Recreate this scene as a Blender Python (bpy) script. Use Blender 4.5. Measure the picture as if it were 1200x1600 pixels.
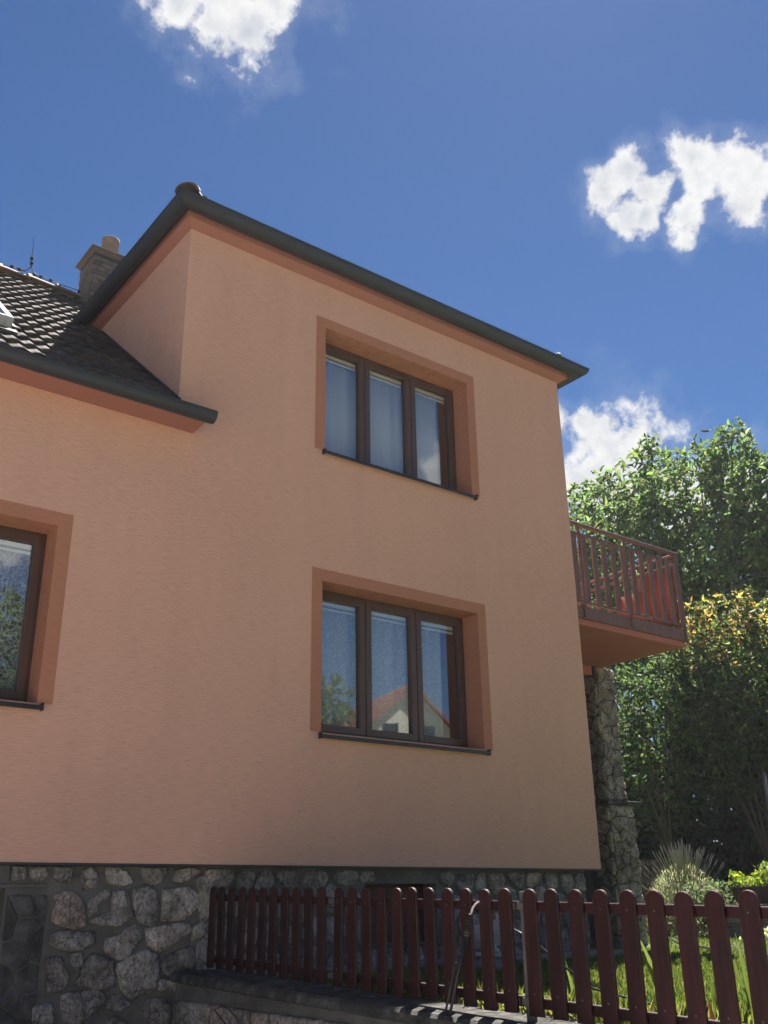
import bpy, bmesh, math, random
import numpy as np
from mathutils import Vector, Matrix, noise as mnoise

for o in list(bpy.data.objects):
    bpy.data.objects.remove(o, do_unlink=True)
scene = bpy.context.scene
COL = scene.collection
R = math.radians
rng = random.Random(7)
nrng = np.random.default_rng(11)

# ------------------------------------------------------------------ camera
cam_d = bpy.data.cameras.new("camera")
cam = bpy.data.objects.new("camera", cam_d)
COL.objects.link(cam)
CR, CU, CF = Vector((0.794040, -0.607708, -0.013793)), Vector((-0.216576, -0.304038, 0.927715)), Vector((0.567974, 0.733656, 0.373034))
cam.matrix_world = Matrix(((CR.x, CU.x, -CF.x, 0.0), (CR.y, CU.y, -CF.y, -7.5), (CR.z, CU.z, -CF.z, 1.65), (0, 0, 0, 1)))
cam_d.sensor_fit = 'VERTICAL'
cam_d.sensor_height = 36.0
cam_d.lens = 1516.6 / 1600 * 36.0
cam_d.clip_start = 0.05
cam_d.clip_end = 3000
scene.camera = cam

# ------------------------------------------------------------------ light
SUN_EL, SUN_AZ = 59.5, 54.0
SKY_STRENGTH = 0.055
SUN_STRENGTH = 5.0
EXPOSURE = 1.75
CLOUD = 0.275
scene.view_settings.view_transform = 'Standard'
scene.view_settings.look = 'None'
scene.view_settings.exposure = EXPOSURE
scene.view_settings.gamma = 1.0
scene.view_settings.use_curve_mapping = False

sd = Vector((math.cos(R(SUN_EL)) * math.sin(R(SUN_AZ)), math.cos(R(SUN_EL)) * math.cos(R(SUN_AZ)), math.sin(R(SUN_EL))))
sun_d = bpy.data.lights.new("sun", 'SUN')
sun_d.energy = SUN_STRENGTH
sun_d.angle = R(0.53)
sun_d.color = (1.0, 0.95, 0.87)
sun = bpy.data.objects.new("sun", sun_d)
COL.objects.link(sun)
sun.rotation_euler = sd.to_track_quat('Z', 'Y').to_euler()
sun.location = (20, 15, 40)

# cloud lobes: direction and angular radius
CL = [(0.2746, 0.5762, 0.7698, 0.0542), (0.2552, 0.6098, 0.7504, 0.0219), (0.2798, 0.6071, 0.7437, 0.0198), (0.3056, 0.5887, 0.7484, 0.028), (0.321, 0.5645, 0.7604, 0.0232), (0.3196, 0.5946, 0.7378, 0.0118), (0.6343, 0.44, 0.6356, 0.0218), (0.6286, 0.4597, 0.6273, 0.022), (0.6555, 0.4329, 0.6188, 0.0219), (0.6486, 0.4596, 0.6067, 0.0221), (0.6531, 0.4733, 0.5911, 0.0124), (0.6616, 0.4478, 0.6015, 0.0159), (0.623, 0.471, 0.6245, 0.0135), (0.671, 0.3841, 0.6342, 0.0249), (0.6901, 0.3721, 0.6207, 0.0296), (0.7106, 0.3544, 0.6079, 0.0323), (0.7251, 0.3319, 0.6034, 0.0348), (0.6838, 0.3968, 0.6123, 0.0239), (0.6884, 0.4135, 0.5959, 0.0218), (0.6939, 0.4233, 0.5825, 0.0134), (0.6946, 0.4323, 0.575, 0.0073), (0.6902, 0.3317, 0.6431, 0.0092), (0.7391, 0.3238, 0.5906, 0.0347), (0.7108, 0.56, 0.4256, 0.0308), (0.7252, 0.539, 0.4284, 0.0255), (0.7423, 0.5223, 0.4196, 0.019), (0.6897, 0.5731, 0.4426, 0.0168), (0.7092, 0.5781, 0.4036, 0.029), (0.6996, 0.5963, 0.3936, 0.0233), (0.7295, 0.5545, 0.4003, 0.0256), (0.6715, 0.5903, 0.4479, 0.0168), (0.7533, 0.5126, 0.4119, 0.0101), (0.8047, 0.4825, 0.346, 0.0372), (0.7726, 0.5238, 0.3588, 0.0379), (0.7346, 0.5715, 0.3657, 0.0385)]
_cr = random.Random(21)
CLOUDS = [(a, b, c, r_ * (1.18 if k < 6 else (1.42 if k > 22 else (1.0 if k > 12 else 1.02)))) for k, (a, b, c, r_) in enumerate(CL) if r_ > .0128]
n_out = 0
while n_out < 16:
    az, el = _cr.uniform(0, 2 * math.pi), R(_cr.uniform(8, 62))
    v = Vector((math.cos(el) * math.sin(az), math.cos(el) * math.cos(az), math.sin(el)))
    if v.angle(CF) < R(46) or v.angle(Vector((.54, -.70, .46))) < R(14):
        continue
    n_out += 1
    rr = _cr.uniform(0.03, 0.07)
    for k in range(3):
        w = (v + Vector((_cr.gauss(0, 1), _cr.gauss(0, 1), _cr.gauss(0, .35))) * rr * .9).normalized()
        CLOUDS.append((w.x, w.y, w.z, rr * _cr.uniform(.6, 1.0)))
CLOUDS.append((0.60, -0.69, 0.41, 0.03))   # small cumulus over the road

world = bpy.data.worlds.new("World")
scene.world = world
world.use_nodes = True
nt = world.node_tree
nt.nodes.clear()
def wn(t, **k):
    n = nt.nodes.new(t)
    for a, b in k.items():
        setattr(n, a, b)
    return n
def wl(a, b):
    nt.links.new(a, b)
out = wn('ShaderNodeOutputWorld')
sky = wn('ShaderNodeTexSky', sky_type='NISHITA', sun_disc=False, sun_elevation=R(SUN_EL), sun_rotation=R(SUN_AZ), altitude=900.0, air_density=1.0, dust_density=0.15, ozone_density=3.5)
bg_sky = wn('ShaderNodeBackground')
bg_sky.inputs['Strength'].default_value = SKY_STRENGTH
hsv = wn('ShaderNodeHueSaturation')
hsv.inputs['Hue'].default_value = 0.505
hsv.inputs['Saturation'].default_value = 1.2
hsv.inputs['Value'].default_value = 0.53
wl(sky.outputs[0], hsv.inputs['Color'])
wl(hsv.outputs[0], bg_sky.inputs['Color'])
tc = wn('ShaderNodeTexCoord')
wz = wn('ShaderNodeTexNoise')
wz.inputs['Scale'].default_value = 13.0
wz.inputs['Detail'].default_value = 3.0
wl(tc.outputs['Generated'], wz.inputs['Vector'])
sub = wn('ShaderNodeVectorMath', operation='SUBTRACT')
wl(wz.outputs['Color'], sub.inputs[0])
sub.inputs[1].default_value = (0.5, 0.5, 0.5)
scl = wn('ShaderNodeVectorMath', operation='SCALE')
wl(sub.outputs[0], scl.inputs[0])
scl.inputs['Scale'].default_value = 0.045
add = wn('ShaderNodeVectorMath', operation='ADD')
wl(tc.outputs['Generated'], add.inputs[0])
wl(scl.outputs[0], add.inputs[1])
prev = None
for (x, y, z, r_) in CLOUDS:
    d_ = wn('ShaderNodeVectorMath', operation='DISTANCE')
    wl(add.outputs[0], d_.inputs[0])
    d_.inputs[1].default_value = (x, y, z)
    m_ = wn('ShaderNodeMath', operation='MULTIPLY')
    wl(d_.outputs['Value'], m_.inputs[0])
    m_.inputs[1].default_value = 1.0 / r_
    if prev is None:
        prev = m_
    else:
        q = wn('ShaderNodeMath', operation='SMOOTH_MIN')
        wl(prev.outputs[0], q.inputs[0])
        wl(m_.outputs[0], q.inputs[1])
        q.inputs[2].default_value = 0.25
        prev = q
def wmath(op, a, b=None, c=None):
    n = wn('ShaderNodeMath', operation=op)
    for k, q in enumerate((a, b, c)):
        if q is None:
            continue
        if isinstance(q, (int, float)):
            n.inputs[k].default_value = q
        else:
            wl(q, n.inputs[k])
    return n.outputs[0]
def wnoise(vec, scale, detail, rough):
    n = wn('ShaderNodeTexNoise')
    n.inputs['Scale'].default_value = scale
    n.inputs['Detail'].default_value = detail
    n.inputs['Roughness'].default_value = rough
    wl(vec, n.inputs['Vector'])
    return n.outputs['Fac']
def wrange(v, a, b):
    n = wn('ShaderNodeMapRange', interpolation_type='SMOOTHSTEP')
    wl(v, n.inputs['Value'])
    n.inputs['From Min'].default_value = a
    n.inputs['From Max'].default_value = b
    return n.outputs[0]
fb0 = wnoise(tc.outputs['Generated'], 22.0, 12, 0.60)
fb1 = wnoise(tc.outputs['Generated'], 70.0, 8, 0.6)
fsum = wmath('MULTIPLY_ADD', fb1, 0.45, wmath('MULTIPLY_ADD', fb0, 3.3, -1.78))
dens = wmath('ADD', wmath('SUBTRACT', 1.0, prev.outputs[0]), fsum)
al = wrange(dens, -0.05, 0.58)
veil = wmath('MULTIPLY', wrange(dens, -0.7, 0.2), 0.10)
alpha = wmath('MAXIMUM', al, veil)
# lit rims and greyer hearts: compare the noise with a sample a step towards the sun
osun = wn('ShaderNodeVectorMath', operation='ADD')
wl(tc.outputs['Generated'], osun.inputs[0])
osun.inputs[1].default_value = (sd.x * .016, sd.y * .016, sd.z * .016)
fbo = wnoise(osun.outputs[0], 22.0, 6, 0.6)
fbf = wnoise(osun.outputs[0], 70.0, 6, 0.6)
relief = wmath('MULTIPLY_ADD', wmath('SUBTRACT', fb1, fbf), 0.3, wmath('MULTIPLY', wmath('SUBTRACT', fb0, fbo), 2.4))
heart = wmath('MULTIPLY', wrange(dens, 0.35, 1.5), -0.55)
lit = wmath('ADD', wmath('ADD', relief, heart), 0.92)
ccol = wn('ShaderNodeMix', data_type='RGBA')
ccol.clamp_factor = True
wl(lit, ccol.inputs['Factor'])
ccol.inputs['A'].default_value = (0.50, 0.56, 0.66, 1)
ccol.inputs['B'].default_value = (1.0, 1.0, 1.0, 1)
bg_c = wn('ShaderNodeBackground')
bg_c.inputs['Strength'].default_value = CLOUD
wl(ccol.outputs['Result'], bg_c.inputs['Color'])
mx = wn('ShaderNodeMixShader')
wl(alpha, mx.inputs[0])
wl(bg_sky.outputs[0], mx.inputs[1])
wl(bg_c.outputs[0], mx.inputs[2])
wl(mx.outputs[0], out.inputs['Surface'])
scene.cycles.max_bounces = 8
scene.cycles.diffuse_bounces = 4
scene.cycles.glossy_bounces = 4
scene.cycles.transparent_max_bounces = 16
scene.cycles.caustics_reflective = False
scene.cycles.caustics_refractive = False
scene.cycles.sample_clamp_indirect = 6.0
world.cycles.sampling_method = 'MANUAL'
world.cycles.sample_map_resolution = 512

# ------------------------------------------------------------------ materials
def new_mat(name):
    m = bpy.data.materials.new(name)
    m.use_nodes = True
    t = m.node_tree
    b = t.nodes.get('Principled BSDF')
    return m, t, b
def N(t, ty, **k):
    n = t.nodes.new(ty)
    for a, b in k.items():
        setattr(n, a, b)
    return n
def ramp(t, src, stops):
    r_ = N(t, 'ShaderNodeValToRGB')
    e = r_.color_ramp.elements
    e[0].position, e[0].color = stops[0][0], (*stops[0][1], 1)
    e[1].position, e[1].color = stops[-1][0], (*stops[-1][1], 1)
    for p_, c_ in stops[1:-1]:
        q = e.new(p_)
        q.color = (*c_, 1)
    t.links.new(src, r_.inputs[0])
    return r_
def coords(t, scale=(1, 1, 1), world_space=False):
    if world_space:
        g = N(t, 'ShaderNodeNewGeometry')
        src = g.outputs['Position']
    else:
        src = N(t, 'ShaderNodeTexCoord').outputs['Object']
    mp = N(t, 'ShaderNodeMapping')
    mp.inputs['Scale'].default_value = scale
    t.links.new(src, mp.inputs[0])
    return mp.outputs[0]
def noise_n(t, vec, scale, detail=4, rough=.5):
    n = N(t, 'ShaderNodeTexNoise')
    n.inputs['Scale'].default_value = scale
    n.inputs['Detail'].default_value = detail
    n.inputs['Roughness'].default_value = rough
    t.links.new(vec, n.inputs['Vector'])
    return n
def bump(t, b, src, strength, dist, prev=None):
    n = N(t, 'ShaderNodeBump')
    n.inputs['Strength'].default_value = strength
    n.inputs['Distance'].default_value = dist
    t.links.new(src, n.inputs['Height'])
    if prev is not None:
        t.links.new(prev.outputs[0], n.inputs['Normal'])
    t.links.new(n.outputs[0], b.inputs['Normal'])
    return n
def mottled(name, c1, c2, scale=6, rough=.7, bs=.3, bd=.01, bscale=40, detail=5, per_object=0.0, spec=.4, ws=True, stretch=(1, 1, 1), mid=None, metal=0.0):
    m, t, b = new_mat(name)
    v = coords(t, stretch, ws)
    n = noise_n(t, v, scale, detail, .6)
    stops = [(.3, c1), (.72, c2)] if mid is None else [(.3, c1), (.5, mid), (.72, c2)]
    rp = ramp(t, n.outputs['Fac'], stops)
    src = rp.outputs[0]
    if per_object:
        oi = N(t, 'ShaderNodeObjectInfo')
        hs = N(t, 'ShaderNodeHueSaturation')
        mr_ = N(t, 'ShaderNodeMapRange')
        t.links.new(oi.outputs['Random'], mr_.inputs['Value'])
        mr_.inputs['To Min'].default_value = 1 - per_object
        mr_.inputs['To Max'].default_value = 1 + per_object
        t.links.new(mr_.outputs[0], hs.inputs['Value'])
        t.links.new(src, hs.inputs['Color'])
        src = hs.outputs[0]
    t.links.new(src, b.inputs['Base Color'])
    b.inputs['Roughness'].default_value = rough
    b.inputs['Specular IOR Level'].default_value = spec
    b.inputs['Metallic'].default_value = metal
    if bs:
        n2 = noise_n(t, v, bscale, 6, .65)
        bump(t, b, n2.outputs['Fac'], bs, bd)
    return m

def plaster(name, c, var, streak=True):
    m, t, b = new_mat(name)
    v = coords(t, (1, 1, 1), True)
    n = noise_n(t, v, .9, 5, .6)
    rp = ramp(t, n.outputs['Fac'], [(.3, tuple(q * (1 - var) for q in c)), (.7, tuple(q * (1 + var) for q in c))])
    vs = coords(t, (9, 9, 165), True)
    n2 = noise_n(t, vs, 1.0, 4, .7)
    mxn = N(t, 'ShaderNodeMix', data_type='RGBA', blend_type='MULTIPLY')
    mxn.inputs['Factor'].default_value = 1.0
    rp2 = ramp(t, n2.outputs['Fac'], [(.28, (.78, .78, .78)), (.48, (.985, .985, .985)), (.72, (1.11, 1.11, 1.11))])
    t.links.new(rp.outputs[0], mxn.inputs['A'])
    t.links.new(rp2.outputs[0], mxn.inputs['B'])
    # weather streaks running down under the eaves
    vd = coords(t, (3.5, 3.5, .25), True)
    n3 = noise_n(t, vd, 1.0, 4, .6)
    rp3 = ramp(t, n3.outputs['Fac'], [(.25, (.955, .955, .96)), (.6, (1, 1, 1))])
    mx2 = N(t, 'ShaderNodeMix', data_type='RGBA', blend_type='MULTIPLY')
    mx2.inputs['Factor'].default_value = 1.0
    t.links.new(mxn.outputs['Result'], mx2.inputs['A'])
    t.links.new(rp3.outputs[0], mx2.inputs['B'])
    t.links.new(mx2.outputs['Result'], b.inputs['Base Color'])
    b.inputs['Roughness'].default_value = .92
    b.inputs['Specular IOR Level'].default_value = .15
    b1 = bump(t, b, n2.outputs['Fac'], .8, .010)
    n4 = noise_n(t, coords(t, (1, 1, 1), True), 220, 3, .6)
    bump(t, b, n4.outputs['Fac'], .35, .002, b1)
    return m

M = {}
M['plaster'] = plaster('peach_plaster', (.725, .403, .294), .035)
M['trim'] = plaster('terracotta_paint', (.50, .215, .135), .05)
M['cove'] = mottled('smooth_terracotta_cove', (.35, .145, .108), (.39, .165, .122), 2, .85, .15, .003, 60)
M['gutter'] = mottled('slate_grey_coated_sheet', (.023, .026, .034), (.032, .036, .045), 3, .55, .1, .002, 15, spec=.5)
M['tile'] = mottled('weathered_concrete_tile', (.042, .036, .036), (.15, .122, .113), 10, .8, .5, .006, 70, per_object=.3, spec=.2, mid=(.080, .065, .061))
M['ridge'] = mottled('tan_ridge_tile', (.28, .19, .13), (.46, .33, .23), 8, .8, .3, .004, 60, per_object=.12)
M['deck'] = mottled('dark_roof_deck', (.02, .02, .02), (.035, .03, .03), 5, .9, 0)
M['window'] = mottled('dark_brown_window_lacquer', (.075, .039, .029), (.105, .056, .042), 3, .4, .12, .002, 30, spec=.5, stretch=(8, 8, 1))
M['sill'] = mottled('dark_sill_sheet', (.022, .018, .018), (.034, .028, .026), 4, .38, .05, .001, 20)
M['blind'] = mottled('white_blind_rail', (.74, .75, .72), (.8, .8, .78), 5, .5, 0)
def stone_mat():
    m, t, b = new_mat('rough_quarry_stone')
    v = coords(t, (1, 1, 1), True)
    oi = N(t, 'ShaderNodeObjectInfo')
    n1 = noise_n(t, v, 7, 8, .68)
    n2 = noise_n(t, coords(t, (1.6, 1.6, .8), True), 38, 6, .7)
    r1 = ramp(t, n1.outputs['Fac'], [(.30, (.13, .118, .11)), (.48, (.30, .275, .255)), (.66, (.52, .48, .445))])
    r2 = ramp(t, n2.outputs['Fac'], [(.32, (.42, .41, .41)), (.5, (1, .98, .96)), (.68, (1.5, 1.44, 1.38))])
    mu = N(t, 'ShaderNodeMix', data_type='RGBA', blend_type='MULTIPLY')
    mu.inputs['Factor'].default_value = 1.0
    t.links.new(r1.outputs[0], mu.inputs['A']); t.links.new(r2.outputs[0], mu.inputs['B'])
    # dark cracks
    nz = noise_n(t, v, 5, 4, .6)
    sc = N(t, 'ShaderNodeVectorMath', operation='MULTIPLY_ADD')
    t.links.new(nz.outputs['Color'], sc.inputs[0])
    sc.inputs[1].default_value = (.35, .35, .35)
    t.links.new(v, sc.inputs[2])
    vo = N(t, 'ShaderNodeTexVoronoi', feature='DISTANCE_TO_EDGE')
    vo.inputs['Scale'].default_value = 6.5
    t.links.new(sc.outputs[0], vo.inputs['Vector'])
    cr = ramp(t, vo.outputs['Distance'], [(.0, (.12, .12, .13)), (.05, (1, 1, 1))])
    mu2 = N(t, 'ShaderNodeMix', data_type='RGBA', blend_type='MULTIPLY')
    mu2.inputs['Factor'].default_value = .75
    t.links.new(mu.outputs['Result'], mu2.inputs['A']); t.links.new(cr.outputs[0], mu2.inputs['B'])
    tint = ramp(t, oi.outputs['Random'], [(0, (.64, .60, .57)), (.35, (1.0, .96, .93)), (.6, (.88, .85, .84)), (.82, (1.3, 1.24, 1.18)), (1, (1.18, .98, .86))])
    mu3 = N(t, 'ShaderNodeMix', data_type='RGBA', blend_type='MULTIPLY')
    mu3.inputs['Factor'].default_value = 1.0
    t.links.new(mu2.outputs['Result'], mu3.inputs['A']); t.links.new(tint.outputs[0], mu3.inputs['B'])
    t.links.new(mu3.outputs['Result'], b.inputs['Base Color'])
    b.inputs['Roughness'].default_value = .85
    b.inputs['Specular IOR Level'].default_value = .25
    b1 = bump(t, b, n1.outputs['Fac'], .9, .06)
    b2 = bump(t, b, n2.outputs['Fac'], .8, .015, b1)
    bump(t, b, vo.outputs['Distance'], .3, .02, b2)
    return m
M['stone'] = stone_mat()
M['mortar'] = mottled('grey_cement_mortar', (.085, .079, .072), (.175, .163, .15), 5, .95, .8, .02, 30, detail=8)
M['concrete'] = mottled('old_concrete_cap', (.022, .021, .020), (.17, .158, .14), 11, .95, 1.0, .03, 30, detail=10, mid=(.062, .058, .053))
M['brick'] = mottled('grey_chimney_brick', (.14, .105, .088), (.24, .185, .155), 12, .9, .4, .004, 60, per_object=.2)
M['chimney_mortar'] = mottled('chimney_mortar', (.06, .057, .054), (.09, .085, .08), 10, .95, .3, .004, 50)
M['hip'] = mottled('brown_hip_tile', (.065, .048, .042), (.13, .095, .082), 8, .8, .3, .004, 60)
M['slab_paint'] = mottled('terracotta_slab_paint', (.42, .14, .115), (.48, .16, .13), 2, .85, .2, .003, 60)
M['pot'] = mottled('clay_flue_pot', (.22, .165, .13), (.32, .25, .20), 6, .85, .2, .003, 30)
M['picket'] = mottled('red_brown_stained_board', (.014, .0042, .0048), (.046, .0105, .0115), 4, .52, .45, .003, 26, per_object=.28, spec=.28, stretch=(10, 10, 1), ws=False)
M['zinc'] = mottled('galvanised_steel', (.09, .088, .08), (.15, .145, .135), 8, .55, .1, .001, 40, metal=.2)
M['balc_wood'] = mottled('weathered_brown_slat', (.12, .056, .047), (.20, .098, .083), 4, .6, .3, .002, 30, per_object=.12, stretch=(8, 8, 1))
M['black'] = mottled('black_plastic', (.012, .012, .013), (.02, .02, .021), 6, .45, 0)
M['dark_metal'] = mottled('dark_metal', (.03, .03, .032), (.05, .05, .052), 6, .45, 0, metal=.5)
M['white_plastic'] = mottled('white_plastic', (.65, .65, .62), (.75, .75, .72), 6, .5, 0)
M['silver'] = mottled('pale_aluminium', (.5, .52, .55), (.62, .64, .66), 5, .35, 0, metal=.6)
M['garage'] = mottled('dark_garage_door', (.02, .018, .017), (.035, .03, .028), 4, .7, .1, .002, 20)
M['basement_wood'] = mottled('red_brown_basement_board', (.05, .018, .017), (.075, .027, .025), 4, .6, .2, .002, 30, stretch=(1, 1, 8))
M['interior'] = mottled('room_wall_paint', (.42, .40, .36), (.48, .46, .42), 2, .9, 0)
M['drive'] = mottled('pale_bounce_concrete', (.42, .40, .36), (.54, .51, .46), 1.5, .9, .3, .004, 30)  # kept pale so the unseen drive bounces sun onto the facade
M['cement_stone'] = mottled('cement_smeared_stone', (.035, .032, .030), (.13, .12, .11), 9, .95, .9, .03, 26, detail=8, per_object=.3, mid=(.07, .065, .06))
M['asphalt'] = mottled('pale_bounce_asphalt', (.12, .118, .112), (.17, .165, .155), 4, .9, .3, .004, 80)  # unseen road, colour raised to bounce more light onto the facade
M['soil'] = mottled('meadow_ground', (.10, .105, .05), (.17, .15, .085), .6, .95, .4, .02, 12)
M['lawn'] = mottled('lawn_turf', (.05, .085, .018), (.10, .13, .035), 2.5, .95, .6, .02, 40)
M['paving'] = mottled('brown_paving', (.17, .13, .105), (.26, .21, .17), 5, .9, .4, .005, 50)
M['sleeper'] = mottled('grey_weathered_board', (.12, .115, .105), (.20, .19, .175), 6, .85, .4, .004, 35, stretch=(1, 1, 6), per_object=.15)
M['planter'] = mottled('dark_plum_planter', (.03, .016, .018), (.05, .026, .028), 5, .6, .1, .002, 30)
M['bark'] = mottled('grey_brown_bark', (.055, .045, .037), (.13, .11, .09), 14, .95, .8, .02, 30, stretch=(1, 1, .25))
M['cream'] = mottled('cream_gable_render', (.74, .69, .54), (.82, .77, .62), 2, .9, .2, .004, 60)
M['red_tile'] = mottled('red_clay_tile', (.26, .085, .06), (.40, .15, .10), 8, .8, .4, .006, 40, per_object=.2)
M['glass_dark'] = mottled('dark_far_window', (.02, .023, .027), (.03, .033, .037), 4, .12, 0)
M['orn'] = mottled('pale_cast_stone', (.34, .33, .33), (.55, .54, .52), 9, .8, .5, .006, 45)
M['cable'] = M['black']

def leaf_mat(name, rough=.58, trans=.56):
    m, t, b = new_mat(name)
    at = N(t, 'ShaderNodeAttribute', attribute_name='Col')
    t.links.new(at.outputs['Color'], b.inputs['Base Color'])
    b.inputs['Roughness'].default_value = rough
    b.inputs['Specular IOR Level'].default_value = .3
    tr = N(t, 'ShaderNodeBsdfTranslucent')
    hs = N(t, 'ShaderNodeHueSaturation')
    hs.inputs['Hue'].default_value = .485
    hs.inputs['Saturation'].default_value = 1.15
    hs.inputs['Value'].default_value = 1.5
    t.links.new(at.outputs['Color'], hs.inputs['Color'])
    t.links.new(hs.outputs[0], tr.inputs['Color'])
    mxs = N(t, 'ShaderNodeMixShader')
    mxs.inputs[0].default_value = trans
    t.links.new(b.outputs[0], mxs.inputs[1])
    t.links.new(tr.outputs[0], mxs.inputs[2])
    t.links.new(mxs.outputs[0], t.nodes['Material Output'].inputs['Surface'])
    return m
M['leaf'] = leaf_mat('leaf')
M['grass'] = leaf_mat('grass_blade', .5, .45)

def glass_mat():
    m, t, b = new_mat('double_glazing')
    t.nodes.remove(b)
    fr = N(t, 'ShaderNodeFresnel')
    fr.inputs['IOR'].default_value = 3.0
    gb = N(t, 'ShaderNodeNewGeometry')
    fm = N(t, 'ShaderNodeMath', operation='SUBTRACT')
    fm.use_clamp = True
    t.links.new(fr.outputs[0], fm.inputs[0])
    t.links.new(gb.outputs['Backfacing'], fm.inputs[1])
    gl = N(t, 'ShaderNodeBsdfGlossy')
    gl.inputs['Roughness'].default_value = .012
    gl.inputs['Color'].default_value = (.92, .95, 1, 1)
    v = coords(t, (1, 1, 1), True)
    n = noise_n(t, v, 1.3, 2, .5)
    bp = N(t, 'ShaderNodeBump')
    bp.inputs['Strength'].default_value = .10
    bp.inputs['Distance'].default_value = .01
    t.links.new(n.outputs['Fac'], bp.inputs['Height'])
    t.links.new(bp.outputs[0], gl.inputs['Normal'])
    tr = N(t, 'ShaderNodeBsdfTransparent')
    tr.inputs['Color'].default_value = (.93, .95, .95, 1)
    mxs = N(t, 'ShaderNodeMixShader')
    t.links.new(fm.outputs[0], mxs.inputs[0])
    t.links.new(tr.outputs[0], mxs.inputs[1])
    t.links.new(gl.outputs[0], mxs.inputs[2])
    t.links.new(mxs.outputs[0], t.nodes['Material Output'].inputs['Surface'])
    return m
M['glass'] = glass_mat()

def lace_mat(name, scale, lo, hi):
    m, t, b = new_mat(name)
    b.inputs['Base Color'].default_value = (.88, .89, .90, 1)
    b.inputs['Roughness'].default_value = .9
    v = coords(t, (1, 1, 1), True)
    nz = noise_n(t, v, scale * .5, 2, .5)
    sc = N(t, 'ShaderNodeVectorMath', operation='SCALE')
    t.links.new(nz.outputs['Color'], sc.inputs[0])
    sc.inputs['Scale'].default_value = .12
    ad = N(t, 'ShaderNodeVectorMath', operation='ADD')
    t.links.new(v, ad.inputs[0])
    t.links.new(sc.outputs[0], ad.inputs[1])
    vo = N(t, 'ShaderNodeTexVoronoi', feature='DISTANCE_TO_EDGE')
    vo.inputs['Scale'].default_value = scale
    t.links.new(ad.outputs[0], vo.inputs['Vector'])
    mr_ = N(t, 'ShaderNodeMapRange')
    t.links.new(vo.outputs['Distance'], mr_.inputs['Value'])
    mr_.inputs['From Min'].default_value = .03
    mr_.inputs['From Max'].default_value = .16
    mr_.inputs['To Min'].default_value = hi
    mr_.inputs['To Max'].default_value = lo
    tr = N(t, 'ShaderNodeBsdfTransparent')
    tl = N(t, 'ShaderNodeBsdfTranslucent')
    tl.inputs['Color'].default_value = (.8, .81, .82, 1)
    m1 = N(t, 'ShaderNodeMixShader')
    m1.inputs[0].default_value = .3
    t.links.new(b.outputs[0], m1.inputs[1])
    t.links.new(tl.outputs[0], m1.inputs[2])
    m2 = N(t, 'ShaderNodeMixShader')
    t.links.new(mr_.outputs[0], m2.inputs[0])
    t.links.new(tr.outputs[0], m2.inputs[1])
    t.links.new(m1.outputs[0], m2.inputs[2])
    t.links.new(m2.outputs[0], t.nodes['Material Output'].inputs['Surface'])
    return m
M['lace'] = lace_mat('lace_curtain', 42, .5, .92)
M['lace_big'] = lace_mat('scroll_lace_curtain', 26, .10, .62)
M['voile'] = lace_mat('plain_voile_curtain', 60, .88, .94)

def panel_mat():
    m, t, b = new_mat('orange_red_translucent_panel')
    b.inputs['Base Color'].default_value = (.30, .10, .07, 1)
    b.inputs['Roughness'].default_value = .8
    tl = N(t, 'ShaderNodeBsdfTranslucent')
    tl.inputs['Color'].default_value = (.26, .085, .055, 1)
    mxs = N(t, 'ShaderNodeMixShader')
    mxs.inputs[0].default_value = .45
    t.links.new(b.outputs[0], mxs.inputs[1])
    t.links.new(tl.outputs[0], mxs.inputs[2])
    t.links.new(mxs.outputs[0], t.nodes['Material Output'].inputs['Surface'])
    return m
M['screen'] = panel_mat()

# ------------------------------------------------------------------ helpers
WPOS = {}
def wpos(o):
    return WPOS.get(o.name, Vector((0, 0, 0))) if o is not None else Vector((0, 0, 0))
def tag(o, label=None, cat=None, group=None, kind=None):
    if label: o['label'] = label
    if cat: o['category'] = cat
    if group: o['group'] = group
    if kind: o['kind'] = kind
    return o
def empty(name, loc, label=None, cat=None, group=None, parent=None, kind=None):
    o = bpy.data.objects.new(name, None)
    COL.objects.link(o)
    o.empty_display_size = .2
    loc = Vector(loc)
    if parent is not None:
        o.parent = parent
    o.location = loc - wpos(parent)
    WPOS[o.name] = loc
    return tag(o, label, cat, group, kind)

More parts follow.
